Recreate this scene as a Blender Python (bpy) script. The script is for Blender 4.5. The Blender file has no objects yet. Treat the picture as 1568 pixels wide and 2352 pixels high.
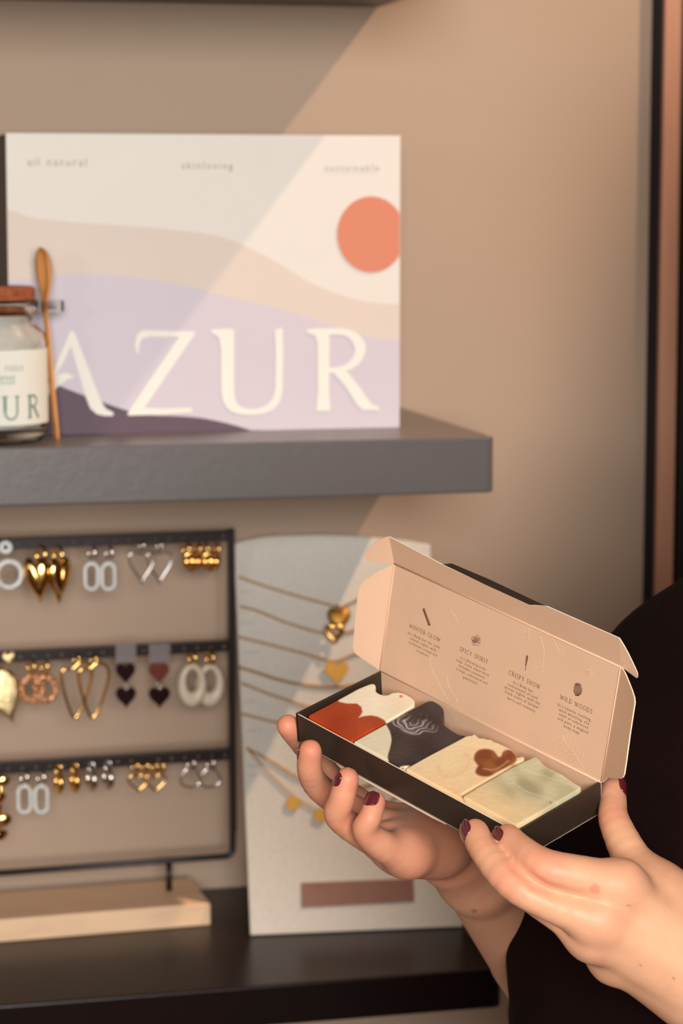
import bpy, bmesh, math, random
import numpy as np
from mathutils import Vector, Matrix
random.seed(7); np.random.seed(7)
SC = bpy.context.scene
COL = SC.collection

# ------------------------------------------------------------------ camera
CAM = np.array([0.0, 0.0, 1.55]); YAW, PITCH = math.radians(13.5), math.radians(7.3)
LENS = 85.0; FPX = LENS / 36.0 * 2352
FW = np.array([math.sin(YAW)*math.cos(PITCH), math.cos(YAW)*math.cos(PITCH), -math.sin(PITCH)])
RT = np.array([math.cos(YAW), -math.sin(YAW), 0.0]); UP = np.cross(RT, FW)
cd = bpy.data.cameras.new('camera'); cam = bpy.data.objects.new('camera', cd); COL.objects.link(cam)
cd.lens = LENS; cd.sensor_fit = 'VERTICAL'; cd.sensor_height = 36; cd.sensor_width = 24
cd.clip_start = 0.05; cd.clip_end = 30
cam.matrix_world = Matrix(((RT[0], UP[0], -FW[0], CAM[0]), (RT[1], UP[1], -FW[1], CAM[1]), (RT[2], UP[2], -FW[2], CAM[2]), (0, 0, 0, 1)))
cd.dof.use_dof = True; cd.dof.focus_distance = 1.085; cd.dof.aperture_fstop = 14.5
SC.camera = cam

# ------------------------------------------------------------------ world, lights, exposure
w = bpy.data.worlds.new('world'); SC.world = w; w.use_nodes = True
w.node_tree.nodes['Background'].inputs[0].default_value = (0.64, 0.31, 0.13, 1)
w.node_tree.nodes['Background'].inputs[1].default_value = 0.12
SC.view_settings.view_transform = 'Standard'; SC.view_settings.look = 'None'
SC.view_settings.exposure = 0.0; SC.view_settings.gamma = 1.0; SC.view_settings.use_curve_mapping = False

def aim(o, loc, target):
    o.location = loc
    o.rotation_euler = (Vector(target) - Vector(loc)).to_track_quat('-Z', 'Y').to_euler()
def light(name, kind, loc, target, energy, color, **k):
    l = bpy.data.lights.new(name, kind); l.energy = energy; l.color = color
    for a, b in k.items(): setattr(l, a, b)
    o = bpy.data.objects.new(name, l); COL.objects.link(o); aim(o, loc, target); return o
# daylight from the shop window in front of the shelves
light('shop_window_daylight', 'AREA', (-0.05, -1.6, 1.85), (0.40, 1.6, 1.30), 92, (1.0, 0.965, 0.93), shape='RECTANGLE', size=1.0, size_y=0.9)
# warm ceiling spot, upper right
light('warm_spot', 'SPOT', (1.52, 1.32, 3.05), (0.15, 1.75, 1.50), 150, (1.0, 0.66, 0.42), spot_size=0.56, spot_blend=0.45, shadow_soft_size=0.02)
light('warm_spot', 'SPOT', (-0.45, -0.1, 2.60), (0.38, 1.02, 1.20), 20, (1.0, 0.74, 0.54), spot_size=0.36, spot_blend=0.6, shadow_soft_size=0.06)  # second spot, added to warm and model the hands; no such lamp seen
# dim shop lamp, left
light('shop_lamp_left', 'AREA', (-1.1, -0.1, 1.75), (0.3, 1.7, 1.25), 3, (1.0, 0.86, 0.76), shape='DISK', size=0.35)

# ------------------------------------------------------------------ helpers
def srgb(r, g, b):
    f = lambda c: (c/255/12.92) if c/255 <= 0.04045 else ((c/255+0.055)/1.055)**2.4
    return (f(r), f(g), f(b), 1.0)
def ray(px, py): return FW + (px-784)/FPX*RT - (py-1176)/FPX*UP
def P(px, py, d): return CAM + ray(px, py)*d
def onplane(px, py, p0, n):
    r = ray(px, py); return CAM + r*(np.dot(np.asarray(p0)-CAM, n)/np.dot(r, n))
def on(px, py, axis, val):
    r = ray(px, py); return CAM + r*((val-CAM[axis])/r[axis])
def tag(o, label=None, cat=None, group=None, kind=None):
    if label: o['label'] = label
    if cat: o['category'] = cat
    if group: o['group'] = group
    if kind: o['kind'] = kind
    return o
def empty(name, loc, label, cat, group=None, rot=None):
    o = bpy.data.objects.new(name, None); COL.objects.link(o); o.location = Vector(loc); o.empty_display_size = 0.02
    if rot is not None: o.rotation_euler = rot
    return tag(o, label, cat, group)
def unit(v): v = np.asarray(v, float); return v/np.linalg.norm(v)

def mat(name, color, rough=0.5, metal=0.0, noise=0.0, nscale=30, bump=0.0, bscale=200, coat=0.0, sss=0.0, spec=0.5, trans=0.0, ior=1.45, stretch=None, attr=None, sheen=0.0, sscale=0.004):
    m = bpy.data.materials.new(name); m.use_nodes = True; nt = m.node_tree; b = nt.nodes['Principled BSDF']
    b.inputs['Base Color'].default_value = color; b.inputs['Roughness'].default_value = rough; b.inputs['Metallic'].default_value = metal
    b.inputs['Coat Weight'].default_value = coat; b.inputs['Specular IOR Level'].default_value = spec
    b.inputs['Transmission Weight'].default_value = trans; b.inputs['IOR'].default_value = ior
    b.inputs['Sheen Weight'].default_value = sheen
    if sss:
        b.inputs['Subsurface Weight'].default_value = sss; b.inputs['Subsurface Radius'].default_value = (1.0, 0.35, 0.18); b.inputs['Subsurface Scale'].default_value = sscale
    tc = nt.nodes.new('ShaderNodeTexCoord'); mp = nt.nodes.new('ShaderNodeMapping'); nt.links.new(tc.outputs['Object'], mp.inputs[0])
    if stretch: mp.inputs['Scale'].default_value = stretch
    src = None
    if attr:
        a = nt.nodes.new('ShaderNodeAttribute'); a.attribute_name = attr; src = a.outputs['Color']
    if noise:
        n = nt.nodes.new('ShaderNodeTexNoise'); n.inputs['Scale'].default_value = nscale; n.inputs['Detail'].default_value = 6
        nt.links.new(mp.outputs[0], n.inputs[0])
        r = nt.nodes.new('ShaderNodeMapRange'); r.inputs[1].default_value = 0.3; r.inputs[2].default_value = 0.7
        r.inputs[3].default_value = 1-noise; r.inputs[4].default_value = 1+noise; nt.links.new(n.outputs[0], r.inputs[0])
        mx = nt.nodes.new('ShaderNodeVectorMath'); mx.operation = 'SCALE'; nt.links.new(r.outputs[0], mx.inputs['Scale'])
        if src is not None: nt.links.new(src, mx.inputs[0])
        else: mx.inputs[0].default_value = color[:3]
        src = mx.outputs[0]
    if src is not None: nt.links.new(src, b.inputs['Base Color'])
    if bump:
        n = nt.nodes.new('ShaderNodeTexNoise'); n.inputs['Scale'].default_value = bscale; n.inputs['Detail'].default_value = 5
        nt.links.new(mp.outputs[0], n.inputs[0]); bp = nt.nodes.new('ShaderNodeBump'); bp.inputs['Strength'].default_value = bump; bp.inputs['Distance'].default_value = 0.001
        nt.links.new(n.outputs[0], bp.inputs['Height']); nt.links.new(bp.outputs[0], b.inputs['Normal'])
    return m

M = {}
M['wall'] = mat('wall_paint', srgb(185, 161, 140), 0.75, noise=0.02, nscale=4, bump=0.1, bscale=60)
M['dark_room'] = mat('dark_plaster', srgb(92, 70, 56), 0.8, noise=0.03, nscale=3)
M['floor'] = mat('brown_floorboards', srgb(96, 66, 46), 0.5, noise=0.15, nscale=6, stretch=(1, 8, 1))
M['grey_shelf'] = mat('grey_lacquer', srgb(98, 94, 94), 0.32, noise=0.02, nscale=12, bump=0.15, bscale=120)
M['black_shelf'] = mat('black_lacquer', srgb(22, 12, 11), 0.30, spec=0.28, noise=0.03, nscale=12, bump=0.1, bscale=90)
M['brown_shelf'] = mat('dark_brown_lacquer', srgb(62, 42, 36), 0.4, noise=0.03, nscale=12)
M['black_gap'] = mat('black_frame_paint', srgb(22, 10, 8), 0.7, noise=0.03)
M['batten'] = mat('reddish_wood', srgb(206, 152, 124), 0.5, noise=0.10, nscale=9, stretch=(8, 8, 1))
M['pine'] = mat('pale_wood', srgb(242, 204, 166), 0.5, noise=0.09, nscale=10, stretch=(1.5, 10, 10), bump=0.1, bscale=80)
M['spoon'] = mat('spoon_wood', srgb(214, 150, 84), 0.45, noise=0.07, nscale=30, stretch=(6, 6, 1))
M['black_metal'] = mat('black_powder_coat', srgb(34, 26, 26), 0.35, noise=0.02, bump=0.1, bscale=500)
M['gold'] = mat('polished_gold', (0.95, 0.60, 0.20, 1), 0.16, 1.0, noise=0.02)
M['gold_rough'] = mat('hammered_gold', (1.0, 0.78, 0.42, 1), 0.34, 1.0, noise=0.04, bump=0.9, bscale=500)
M['gold_dark'] = mat('old_gold', (0.50, 0.27, 0.06, 1), 0.52, 1.0, noise=0.04)
M['rose_gold'] = mat('rose_gold_beads', (0.85, 0.46, 0.24, 1), 0.3, 1.0, noise=0.04, bump=0.6, bscale=600)
M['silver'] = mat('polished_silver', (0.75, 0.72, 0.70, 1), 0.18, 1.0, noise=0.02)
M['silver_rough'] = mat('textured_silver', (0.93, 0.95, 0.93, 1), 0.45, 0.55, noise=0.04, bump=0.8, bscale=900)
M['dark_resin'] = mat('dark_resin', srgb(34, 8, 10), 0.3, noise=0.05, spec=0.3)
M['red_resin'] = mat('brown_red_resin', srgb(112, 50, 38), 0.35, noise=0.05)
M['clear_tab'] = mat('clear_plastic', srgb(190, 180, 180), 0.25, noise=0.02, trans=0.6)
M['cream_resin'] = mat('cream_resin', srgb(226, 212, 188), 0.3, noise=0.06, nscale=60)
M['linen'] = mat('linen_cloth', srgb(214, 208, 198), 0.85, noise=0.05, nscale=350, bump=0.5, bscale=900)
M['leather'] = mat('brown_leather', srgb(140, 98, 82), 0.55, noise=0.08, nscale=60)
M['faint_ink'] = mat('faint_grey_ink', srgb(176, 170, 162), 0.8, noise=0.02)
M['card_cream'] = mat('card_cream', srgb(236, 230, 221), 0.6, noise=0.01)
M['card_beige'] = mat('card_beige', srgb(228, 213, 201), 0.6, noise=0.01)
M['card_lilac'] = mat('card_lilac', srgb(217, 208, 218), 0.6, noise=0.01)
M['card_plum'] = mat('card_plum', srgb(100, 80, 94), 0.6, noise=0.01)
M['card_sun'] = mat('card_terracotta', srgb(222, 138, 108), 0.6, noise=0.01)
M['card_white'] = mat('card_white_letters', srgb(247, 244, 233), 0.6, noise=0.01)
M['card_ink'] = mat('card_grey_ink', srgb(176, 166, 158), 0.6, noise=0.01)
M['card_side'] = mat('card_dark_side', srgb(46, 28, 32), 0.55, noise=0.02)
M['glass'] = mat('clear_glass', (0.96, 0.98, 0.97, 1), 0.02, trans=1.0, ior=1.45, noise=0.01)
M['salt'] = mat('white_bath_salt', srgb(232, 230, 224), 0.8, noise=0.05, nscale=300, bump=1.0, bscale=700)
M['label'] = mat('paper_label', srgb(222, 226, 219), 0.7, noise=0.01)
M['green_ink'] = mat('green_ink', srgb(104, 134, 122), 0.6, noise=0.02)
M['cork'] = mat('brown_cork', srgb(146, 80, 48), 0.85, noise=0.35, nscale=260, bump=1.0, bscale=500)
M['box_in'] = mat('beige_card_inside', srgb(219, 182, 152), 0.5, noise=0.02, nscale=60, bump=0.08, bscale=900)
M['box_out'] = mat('dark_olive_card_outside', srgb(52, 41, 33), 0.38, noise=0.03, nscale=60, bump=0.08, bscale=900)
M['box_edge'] = mat('pale_card_edge', srgb(246, 226, 200), 0.6, noise=0.02)
M['ink'] = mat('brown_print_ink', srgb(112, 76, 56), 0.6, noise=0.02)
M['soap'] = mat('soap', (1, 1, 1, 1), 0.38, noise=0.03, nscale=90, bump=0.25, bscale=350, sss=0.35, attr='col')
M['skin'] = mat('skin', (0.8, 0.5, 0.36, 1), 0.42, noise=0.05, nscale=120, bump=0.12, bscale=1500, sss=0.2, attr='col', spec=0.35, sscale=0.0022)
M['nail'] = mat('plum_nail_polish', srgb(96, 34, 42), 0.12, noise=0.02, coat=1.0)
M['knit'] = mat('black_jersey', srgb(26, 12, 12), 0.95, noise=0.08, nscale=300, bump=0.3, bscale=700, spec=0.1)
M['trousers'] = mat('black_trousers', srgb(20, 12, 14), 0.95, noise=0.05, nscale=200, spec=0.1)
M['shoe'] = mat('black_leather_shoe', srgb(24, 18, 18), 0.4, noise=0.03)
M['hair'] = mat('brown_hair', srgb(70, 44, 30), 0.5, noise=0.3, nscale=120, stretch=(6, 6, 0.6), bump=0.6, bscale=300)

def link(name, me, m=None, parent=None, smooth=False, mats=None):
    o = bpy.data.objects.new(name, me); COL.objects.link(o)
    for mm in (mats or ([m] if m else [])): me.materials.append(mm)
    if smooth: me.polygons.foreach_set('use_smooth', [True]*len(me.polygons))
    if parent is not None:
        o.parent = parent
        mw = Matrix.LocRotScale(parent.location, parent.rotation_euler, parent.scale)
        if parent.parent is not None: mw = Matrix.LocRotScale(parent.parent.location, parent.parent.rotation_euler, parent.parent.scale) @ mw
        o['_world'] = 1
        me.transform(mw.inverted()); del o['_world']
    return o
class G:
    """collects vertices/faces in world coordinates for ONE mesh"""
    def __init__(s): s.v = []; s.f = []; s.mi = []
    def add(s, vs, fs, mi=0):
        n = len(s.v); s.v += [tuple(map(float, q)) for q in vs]; s.f += [tuple(i+n for i in f) for f in fs]; s.mi += [mi]*len(fs)
    def box(s, c, h, ax=None, mi=0):
        ax = np.eye(3) if ax is None else np.asarray(ax); c = np.asarray(c, float); vs = []
        for z in (-1, 1):
            for y in (-1, 1):
                for x in (-1, 1): vs.append(c + ax[0]*h[0]*x + ax[1]*h[1]*y + ax[2]*h[2]*z)
        s.add(vs, [(0, 2, 3, 1), (4, 5, 7, 6), (0, 1, 5, 4), (2, 6, 7, 3), (0, 4, 6, 2), (1, 3, 7, 5)], mi)
    def prism(s, pts, d, mi=0, mi_side=None, cap2=None):
        """3D planar outline extruded by vector d"""
        pts = [np.asarray(p, float) for p in pts]; d = np.asarray(d, float); n = len(pts)
        s.add(pts, [tuple(range(n))], mi); s.add([p+d for p in pts], [tuple(range(n))[::-1]], mi if cap2 is None else cap2)
        vs = pts + [p+d for p in pts]
        s.add(vs, [(i, i+n, (i+1) % n+n, (i+1) % n) for i in range(n)], mi if mi_side is None else mi_side)
    def tube(s, pts, r, seg=10, closed=False, mi=0, caps=True):
        pts = [np.asarray(p, float) for p in pts]; n = len(pts)
        rs = r if hasattr(r, '__len__') else [r]*n
        vs = []; prev = None
        for i in range(n):
            a = pts[(i-1) % n] if (closed or i > 0) else pts[i]; b = pts[(i+1) % n] if (closed or i < n-1) else pts[i]
            t = unit(b-a)
            if prev is None:
                prev = np.cross(t, [0, 0, 1.0]);
                if np.linalg.norm(prev) < 1e-3: prev = np.cross(t, [0, 1.0, 0])
            prev = unit(prev - t*np.dot(prev, t)); q = np.cross(t, prev)
            for k in range(seg):
                a_ = 2*math.pi*k/seg; vs.append(pts[i] + rs[i]*(math.cos(a_)*prev + math.sin(a_)*q))
        fs = []
        for i in range(n if closed else n-1):
            j = (i+1) % n
            for k in range(seg): fs.append((i*seg+k, i*seg+(k+1) % seg, j*seg+(k+1) % seg, j*seg+k))
        if not closed and caps: fs += [tuple(range(seg))[::-1], tuple((n-1)*seg+k for k in range(seg))]
        s.add(vs, fs, mi)
    def lathe(s, prof, c, seg=48, mi=0):
        vs = []; n = len(prof)
        for k in range(seg):
            a = 2*math.pi*k/seg
            for r, z in prof: vs.append((c[0]+r*math.cos(a), c[1]+r*math.sin(a), c[2]+z))
        fs = []
        for k in range(seg):
            j = (k+1) % seg
            for i in range(n-1): fs.append((k*n+i, j*n+i, j*n+i+1, k*n+i+1))
        s.add(vs, fs, mi)
    def ball(s, c, r, seg=14, rings=8, ax=None, mi=0):
        ax = np.eye(3) if ax is None else np.asarray(ax); r = r if hasattr(r, '__len__') else (r, r, r)
        vs = []; fs = []
        for i in range(rings+1):
            th = math.pi*i/rings
            for k in range(seg):
                a = 2*math.pi*k/seg
                vs.append(np.asarray(c) + ax[0]*r[0]*math.sin(th)*math.cos(a) + ax[1]*r[1]*math.sin(th)*math.sin(a) + ax[2]*r[2]*math.cos(th))
        for i in range(rings):
            for k in range(seg): fs.append((i*seg+k, (i+1)*seg+k, (i+1)*seg+(k+1) % seg, i*seg+(k+1) % seg))
        s.add(vs, fs, mi)
    def build(s, name, m, parent=None, smooth=False, bevel=0, seg=2, mats=None, weld=True, fix=True):
        me = bpy.data.meshes.new(name); me.from_pydata(s.v, [], s.f)
        me.polygons.foreach_set('material_index', s.mi)
        bm = bmesh.new(); bm.from_mesh(me)
        if weld: bmesh.ops.remove_doubles(bm, verts=bm.verts, dist=1e-6)
        if fix: bmesh.ops.recalc_face_normals(bm, faces=bm.faces)
        ng = [f for f in bm.faces if len(f.verts) > 4]
        if ng and not bevel: bmesh.ops.triangulate(bm, faces=ng)
        bm.to_mesh(me); bm.free()
        o = link(name, me, m, parent, smooth, mats)
        if bevel:
            b = o.modifiers.new('bevel', 'BEVEL'); b.width = bevel; b.segments = seg; b.limit_method = 'ANGLE'; b.angle_limit = math.radians(40)
            if smooth: o.modifiers.new('wn', 'WEIGHTED_NORMAL')
        return o
def struct(name, g, m, **k):
    o = g.build(name, m, **k); o['kind'] = 'structure'; return o
def catmull(pts, n=8, closed=False):
    pts = [np.asarray(p, float) for p in pts]; out = []; N = len(pts)
    for i in range(N if closed else N-1):
        p0, p1, p2, p3 = (pts[(i-1) % N], pts[i], pts[(i+1) % N], pts[(i+2) % N]) if closed else (pts[max(i-1, 0)], pts[i], pts[i+1], pts[min(i+2, N-1)])
        for k in range(n):
            t = k/n; out.append(0.5*((2*p1) + (-p0+p2)*t + (2*p0-5*p1+4*p2-p3)*t*t + (-p0+3*p1-3*p2+p3)*t**3))
    if not closed: out.append(pts[-1])
    return out
def text_mesh(g, body, centre, ax, up, size=None, width=None, mi=0, lift=None, spacing=1.1, align='CENTER', fy=1.0):
    """writing laid on a surface: flat filled letters from the built-in font"""
    cu = bpy.data.curves.new('t', 'FONT'); cu.body = body; cu.size = 1.0; cu.align_x = align; cu.align_y = 'CENTER'; cu.space_character = spacing; cu.resolution_u = 2
    o = bpy.data.objects.new('t', cu); COL.objects.link(o); dg = bpy.context.evaluated_depsgraph_get(); dg.update()
    me = o.evaluated_get(dg).to_mesh(); vs = np.array([v.co[:] for v in me.vertices]); fs = [tuple(p.vertices) for p in me.polygons]
    o.evaluated_get(dg).to_mesh_clear(); bpy.data.objects.remove(o); bpy.data.curves.remove(cu)
    if width: size = width/(vs[:, 0].max()-vs[:, 0].min())
    c = np.asarray(centre) + (np.asarray(lift) if lift is not None else 0)
    g.add([c + ax*v[0]*size + up*v[1]*size*fy for v in vs], fs, mi)
# serif capitals as strokes in a unit box (x right, y up, cap height 1): (x0,y0,x1,y1,thick)
def arc(cx, cy, rx, ry, a0, a1, n=8):
    return [(cx+rx*math.cos(math.radians(a0+(a1-a0)*i/n)), cy+ry*math.sin(math.radians(a0+(a1-a0)*i/n))) for i in range(n+1)]
T_, t_ = 0.13, 0.06
SERIF = {
 'W': (1.15, [([(0.05, 1), (0.33, 0)], T_), ([(0.33, 0), (0.56, .95)], t_), ([(0.56, .95), (0.8, 0)], T_), ([(0.8, 0), (1.08, 1)], t_), ([(-.03, 1), (.17, 1)], t_), ([(.98, 1), (1.17, 1)], t_)]),
 'I': (.32, [([(.16, 0), (.16, 1)], T_), ([(.02, 0), (.3, 0)], t_), ([(.02, 1), (.3, 1)], t_)]),
 'N': (.85, [([(.12, 0), (.12, 1)], t_), ([(.12, 1), (.72, 0)], T_), ([(.72, 0), (.72, 1)], t_), ([(.0, 0), (.25, 0)], t_), ([(.0, 1), (.14, 1)], t_), ([(.6, 1), (.84, 1)], t_)]),
 'T': (.7, [([(.35, 0), (.35, 1)], T_), ([(.02, 1), (.68, 1)], t_), ([(.03, 1), (.03, .82)], t_), ([(.67, 1), (.67, .82)], t_), ([(.22, 0), (.48, 0)], t_)]),
 'E': (.64, [([(.13, 0), (.13, 1)], T_), ([(.0, 1), (.56, 1)], t_), ([(.0, 0), (.6, 0)], t_), ([(.13, .52), (.45, .52)], t_), ([(.56, 1), (.56, .83)], t_), ([(.6, 0), (.6, .2)], t_)]),
 'F': (.6, [([(.13, 0), (.13, 1)], T_), ([(.0, 1), (.56, 1)], t_), ([(.0, 0), (.26, 0)], t_), ([(.13, .52), (.43, .52)], t_), ([(.56, 1), (.56, .83)], t_)]),
 'R': (.74, [([(.13, 0), (.13, 1)], T_), ([(.0, 1), (.35, 1)]+arc(.35, .76, .22, .24, 90, -90)+[(.13, .52)], .09), ([(.35, .52), (.68, 0)], T_), ([(.0, 0), (.26, 0)], t_), ([(.6, 0), (.76, 0)], t_)]),
 'G': (.86, [(arc(.45, .5, .38, .49, 50, 320, 14), .1), ([(.74, .05), (.74, .42)], T_), ([(.58, .42), (.86, .42)], t_), ([(.72, .98), (.72, .78)], t_)]),
 'L': (.62, [([(.13, 0), (.13, 1)], T_), ([(.0, 1), (.26, 1)], t_), ([(.0, 0), (.58, 0)], t_), ([(.58, 0), (.58, .2)], t_)]),
 'O': (.92, [(arc(.45, .5, .38, .49, 0, 360, 18), .1)]),
 'S': (.58, [(arc(.28, .75, .2, .24, 30, 270, 8)+arc(.28, .26, .22, .25, 90, -150, 8), .1), ([(.48, .98), (.48, .8)], t_), ([(.05, .02), (.05, .22)], t_)]),
 'P': (.66, [([(.13, 0), (.13, 1)], T_), ([(.0, 1), (.35, 1)]+arc(.35, .74, .22, .26, 90, -90)+[(.13, .48)], .09), ([(.0, 0), (.28, 0)], t_)]),
 'C': (.78, [(arc(.45, .5, .38, .49, 45, 315, 14), .1), ([(.72, .98), (.72, .76)], t_)]),
 'Y': (.78, [([(.38, 0), (.38, .48)], T_), ([(.38, .48), (.1, 1)], T_), ([(.38, .48), (.66, 1)], t_), ([(.0, 1), (.22, 1)], t_), ([(.56, 1), (.78, 1)], t_), ([(.26, 0), (.5, 0)], t_)]),
 'D': (.86, [([(.13, 0), (.13, 1)], T_), ([(.0, 1), (.3, 1)]+arc(.33, .5, .42, .5, 90, -90, 10)+[(.0, 0)], .09)]),
 'U': (.86, [([(.14, 1), (.14, .35)]+arc(.42, .33, .28, .32, 180, 360, 10)+[(.7, 1)], .08), ([(.14, 1), (.14, .35)], T_), ([(.0, 1), (.28, 1)], t_), ([(.58, 1), (.82, 1)], t_)]),
 ' ': (.4, [])}
def serif(g, body, place, height, track=0.14, mi=0):
    """place(x,y) maps metres from the centre of the line to a 3D point"""
    tot = sum(SERIF[c][0] for c in body) + track*(len(body)-1); x = -tot/2
    for c in body:
        wd, strokes = SERIF[c]
        for pts, th in strokes:
            pts = [np.array(p, float) for p in pts]; L = []; R_ = []
            for i, p in enumerate(pts):
                t = pts[min(i+1, len(pts)-1)]-pts[max(i-1, 0)]; t = t/(np.linalg.norm(t)+1e-9); n = np.array([-t[1], t[0]])*th/2
                L.append(p+n); R_.append(p-n)
            vs = [place((q[0]+x)*height, (q[1]-.5)*height) for q in L+R_]; k = len(pts)
            g.add(vs, [(i, i+1, i+1+k, i+k) for i in range(k-1)], mi)
        x += wd+track

# ------------------------------------------------------------------ room shell
YW = 1.87; YF = 1.62
g = G(); g.box((0.0, YW+0.05, 1.3), (2.2, 0.05, 1.3)); struct('wall_back', g, M['wall'])
g = G(); g.box((0.0, -0.2, -0.03), (2.2, 2.2, 0.03)); struct('floor', g, M['floor'])
# frame at the right end of the wall
g = G(); g.box((0.7095, YW-0.003, 1.3), (0.0035, 0.003, 1.299)); struct('trim_1', g, M['black_gap'])
g = G(); g.box((0.7205, YW-0.006, 1.3), (0.0075, 0.006, 1.299)); struct('trim_2', g, M['batten'], bevel=0.0008)
g = G(); g.box((1.18, YW-0.008, 1.05), (0.45, 0.008, 1.049)); g2 = G()
struct('door_1', g, M['black_gap'], bevel=0.002)

# ------------------------------------------------------------------ floating shelves
def shelf(name, x1, z1, thick, m, label, r=0.006):
    g = G(); x0 = -0.62
    pts = [(x0, YW), (x0, YF)]
    for i in range(7):
        a = -math.pi/2 + math.pi/2*i/6; pts.append((x1-r+r*math.cos(a), YF+r+r*math.sin(a)))
    pts.append((x1, YW))
    g.prism([(x, y, z1-thick) for x, y in pts], (0, 0, thick))
    o = g.build(name, m, bevel=0.0016, seg=3); o.location = (0, 0, 0)
    return tag(o, label, 'shelf')
ZM = 1.3866; ZL = 1.0007
shelf('floating_shelf', 0.4998, ZM, 0.0395, M['grey_shelf'], 'thick grey lacquered floating shelf carrying the printed gift box and the jar')
shelf('floating_shelf', 0.5085, ZL, 0.0300, M['black_shelf'], 'black floating shelf at the bottom, under the earring stand and necklace board')
shelf('floating_shelf', 0.4790, 1.7416, 0.040, M['brown_shelf'], 'dark brown floating shelf at the very top edge of the photo', 0.012)

# ------------------------------------------------------------------ printed gift box on the middle shelf
CY = 1.707
def cp(px, py, lift=0.0): q = on(px, py, 1, CY); return np.array([q[0], CY-lift, q[2]])
def c3(x, y, lift=0.0): return cp(x/1.6333, 280+y/1.6333, lift)
CX0, CX1, CZ1 = 0.1705, 0.4530, 1.5975
gb = empty('gift_box', ((CX0+CX1)/2, CY+0.05, ZM), 'large pale gift box printed with AZUR, dunes and a terracotta sun', 'box')
g = G(); g.box(((CX0+CX1)/2, CY+0.051, (ZM+CZ1)/2), ((CX1-CX0)/2, 0.05, (CZ1-ZM)/2)); o = g.build('carton', M['card_side'], gb, bevel=0.0008); o['label'] = 'dark side walls'
g = G(); g.box(((CX0+CX1)/2, CY+0.0005, (ZM+CZ1)/2+0.0002), ((CX1-CX0)/2+0.0004, 0.0006, (CZ1-ZM)/2), mi=0)
def clampc(p): p = p.copy(); p[0] = min(max(p[0], CX0), CX1); p[2] = min(max(p[2], ZM+0.0002), CZ1); return p
def layer(pts, mi, lift, smooth=True):
    ps = [clampc(p) for p in pts]; ps = [np.array([p[0], CY-lift, p[2]]) for p in ps]; g.add(ps, [tuple(range(len(ps)))], mi)
def band(top, mi, lift, zbot=ZM):
    t = catmull([c3(*p) for p in top], 6); t = [clampc(p) for p in t]
    for a, b in zip(t[:-1], t[1:]):
        if b[0]-a[0] < 1e-5: continue
        g.add([(a[0], CY-lift, a[2]), (b[0], CY-lift, b[2]), (b[0], CY-lift, zbot), (a[0], CY-lift, zbot)], [(0, 3, 2, 1)], mi)
band([(-60, 322), (40, 332), (120, 360), (250, 374), (400, 385), (600, 400), (760, 418), (850, 438), (950, 480), (1050, 535), (1150, 595), (1250, 640), (1350, 670), (1440, 681), (1520, 685)], 1, 0.0003)
band([(-60, 606), (45, 596), (120, 584), (250, 574), (400, 573), (550, 590), (700, 615), (850, 655), (1000, 690), (1100, 715), (1200, 750), (1290, 780), (1370, 800), (1420, 813), (1520, 818)], 2, 0.0005)
band([(-60, 900), (60, 915), (150, 950), (225, 990), (300, 1020), (380, 1050), (470, 1080), (550, 1098), (650, 1103), (750, 1110), (850, 1130), (920, 1150), (960, 1162), (975, 1175)], 3, 0.0007)
layer([c3(1391+128*math.cos(a)-14*math.sin(a)*0, 422+143*math.sin(a)) for a in [2*math.pi*i/64 for i in range(64)]], 4, 0.0006)
def poly(pts, crop='c3', lift=0.0009, mi=5):
    ps = [c3(*p) if crop == 'c3' else cp(*p) for p in pts]; g.add([(p[0], CY-lift, p[2]) for p in ps], [tuple(range(len(ps)))], mi)
def cm2(pts, n=4): return [tuple(q) for q in catmull(pts, n)]
poly([(512, 868), (506, 840), (512, 800), (530, 783), (560, 782), (728, 787), (730, 794), (540, 1072), (600, 1076), (718, 1072), (720, 1088), (600, 1098), (480, 1101), (478, 1092), (672, 806), (560, 804), (534, 812), (524, 830), (518, 868)])
poly([(790, 780), (845, 776), (876, 778)] + cm2([(876, 1000), (882, 1045), (905, 1070), (945, 1078), (990, 1068), (1020, 1040), (1032, 1000)]) + [(1034, 860), (1030, 780), (1058, 774), (1060, 860)] + cm2([(1058, 1000), (1046, 1050), (1015, 1082), (965, 1096), (905, 1096), (860, 1080), (836, 1045), (829, 1000)]) + [(829, 850), (820, 806), (795, 792)])
poly([(1150, 780), (1190, 775), (1234, 776), (1232, 1000), (1236, 1082), (1186, 1084), (1192, 1000), (1190, 830), (1182, 800), (1150, 790)])
bo = cm2([(1225, 775), (1290, 777), (1335, 792), (1364, 825), (1368, 860), (1350, 900), (1315, 928), (1270, 940), (1225, 942)]); bi = cm2([(1225, 797), (1280, 798), (1310, 812), (1328, 840), (1329, 866), (1318, 890), (1295, 910), (1265, 920), (1225, 922)])
for i in range(len(bo)-1): poly([bo[i], bo[i+1], bi[i+1], bi[i]], lift=0.00092)
poly([(1240, 930), (1290, 925), (1350, 1000), (1392, 1060), (1420, 1070), (1420, 1080), (1360, 1080), (1340, 1062), (1290, 985)], lift=0.00094)
poly([(163, 757), (172, 766), (231, 920), (242, 938), (261, 948), (258, 955), (240, 955), (222, 951), (207, 938), (196, 910), (156, 772)], 'p')
poly([(163, 759), (170, 775), (156, 808), (131, 859), (96, 945), (112, 950), (68, 950), (88, 935), (152, 782)], 'p', 0.00092)
poly(cm2([(118, 872), (131, 861), (153, 857), (169, 865)])+cm2([(169, 867), (153, 872), (133, 888), (122, 900)]), 'p', 0.00094)
EX = np.array([1.0, 0, 0]); EZ = np.array([0, 0, 1.0])
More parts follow.
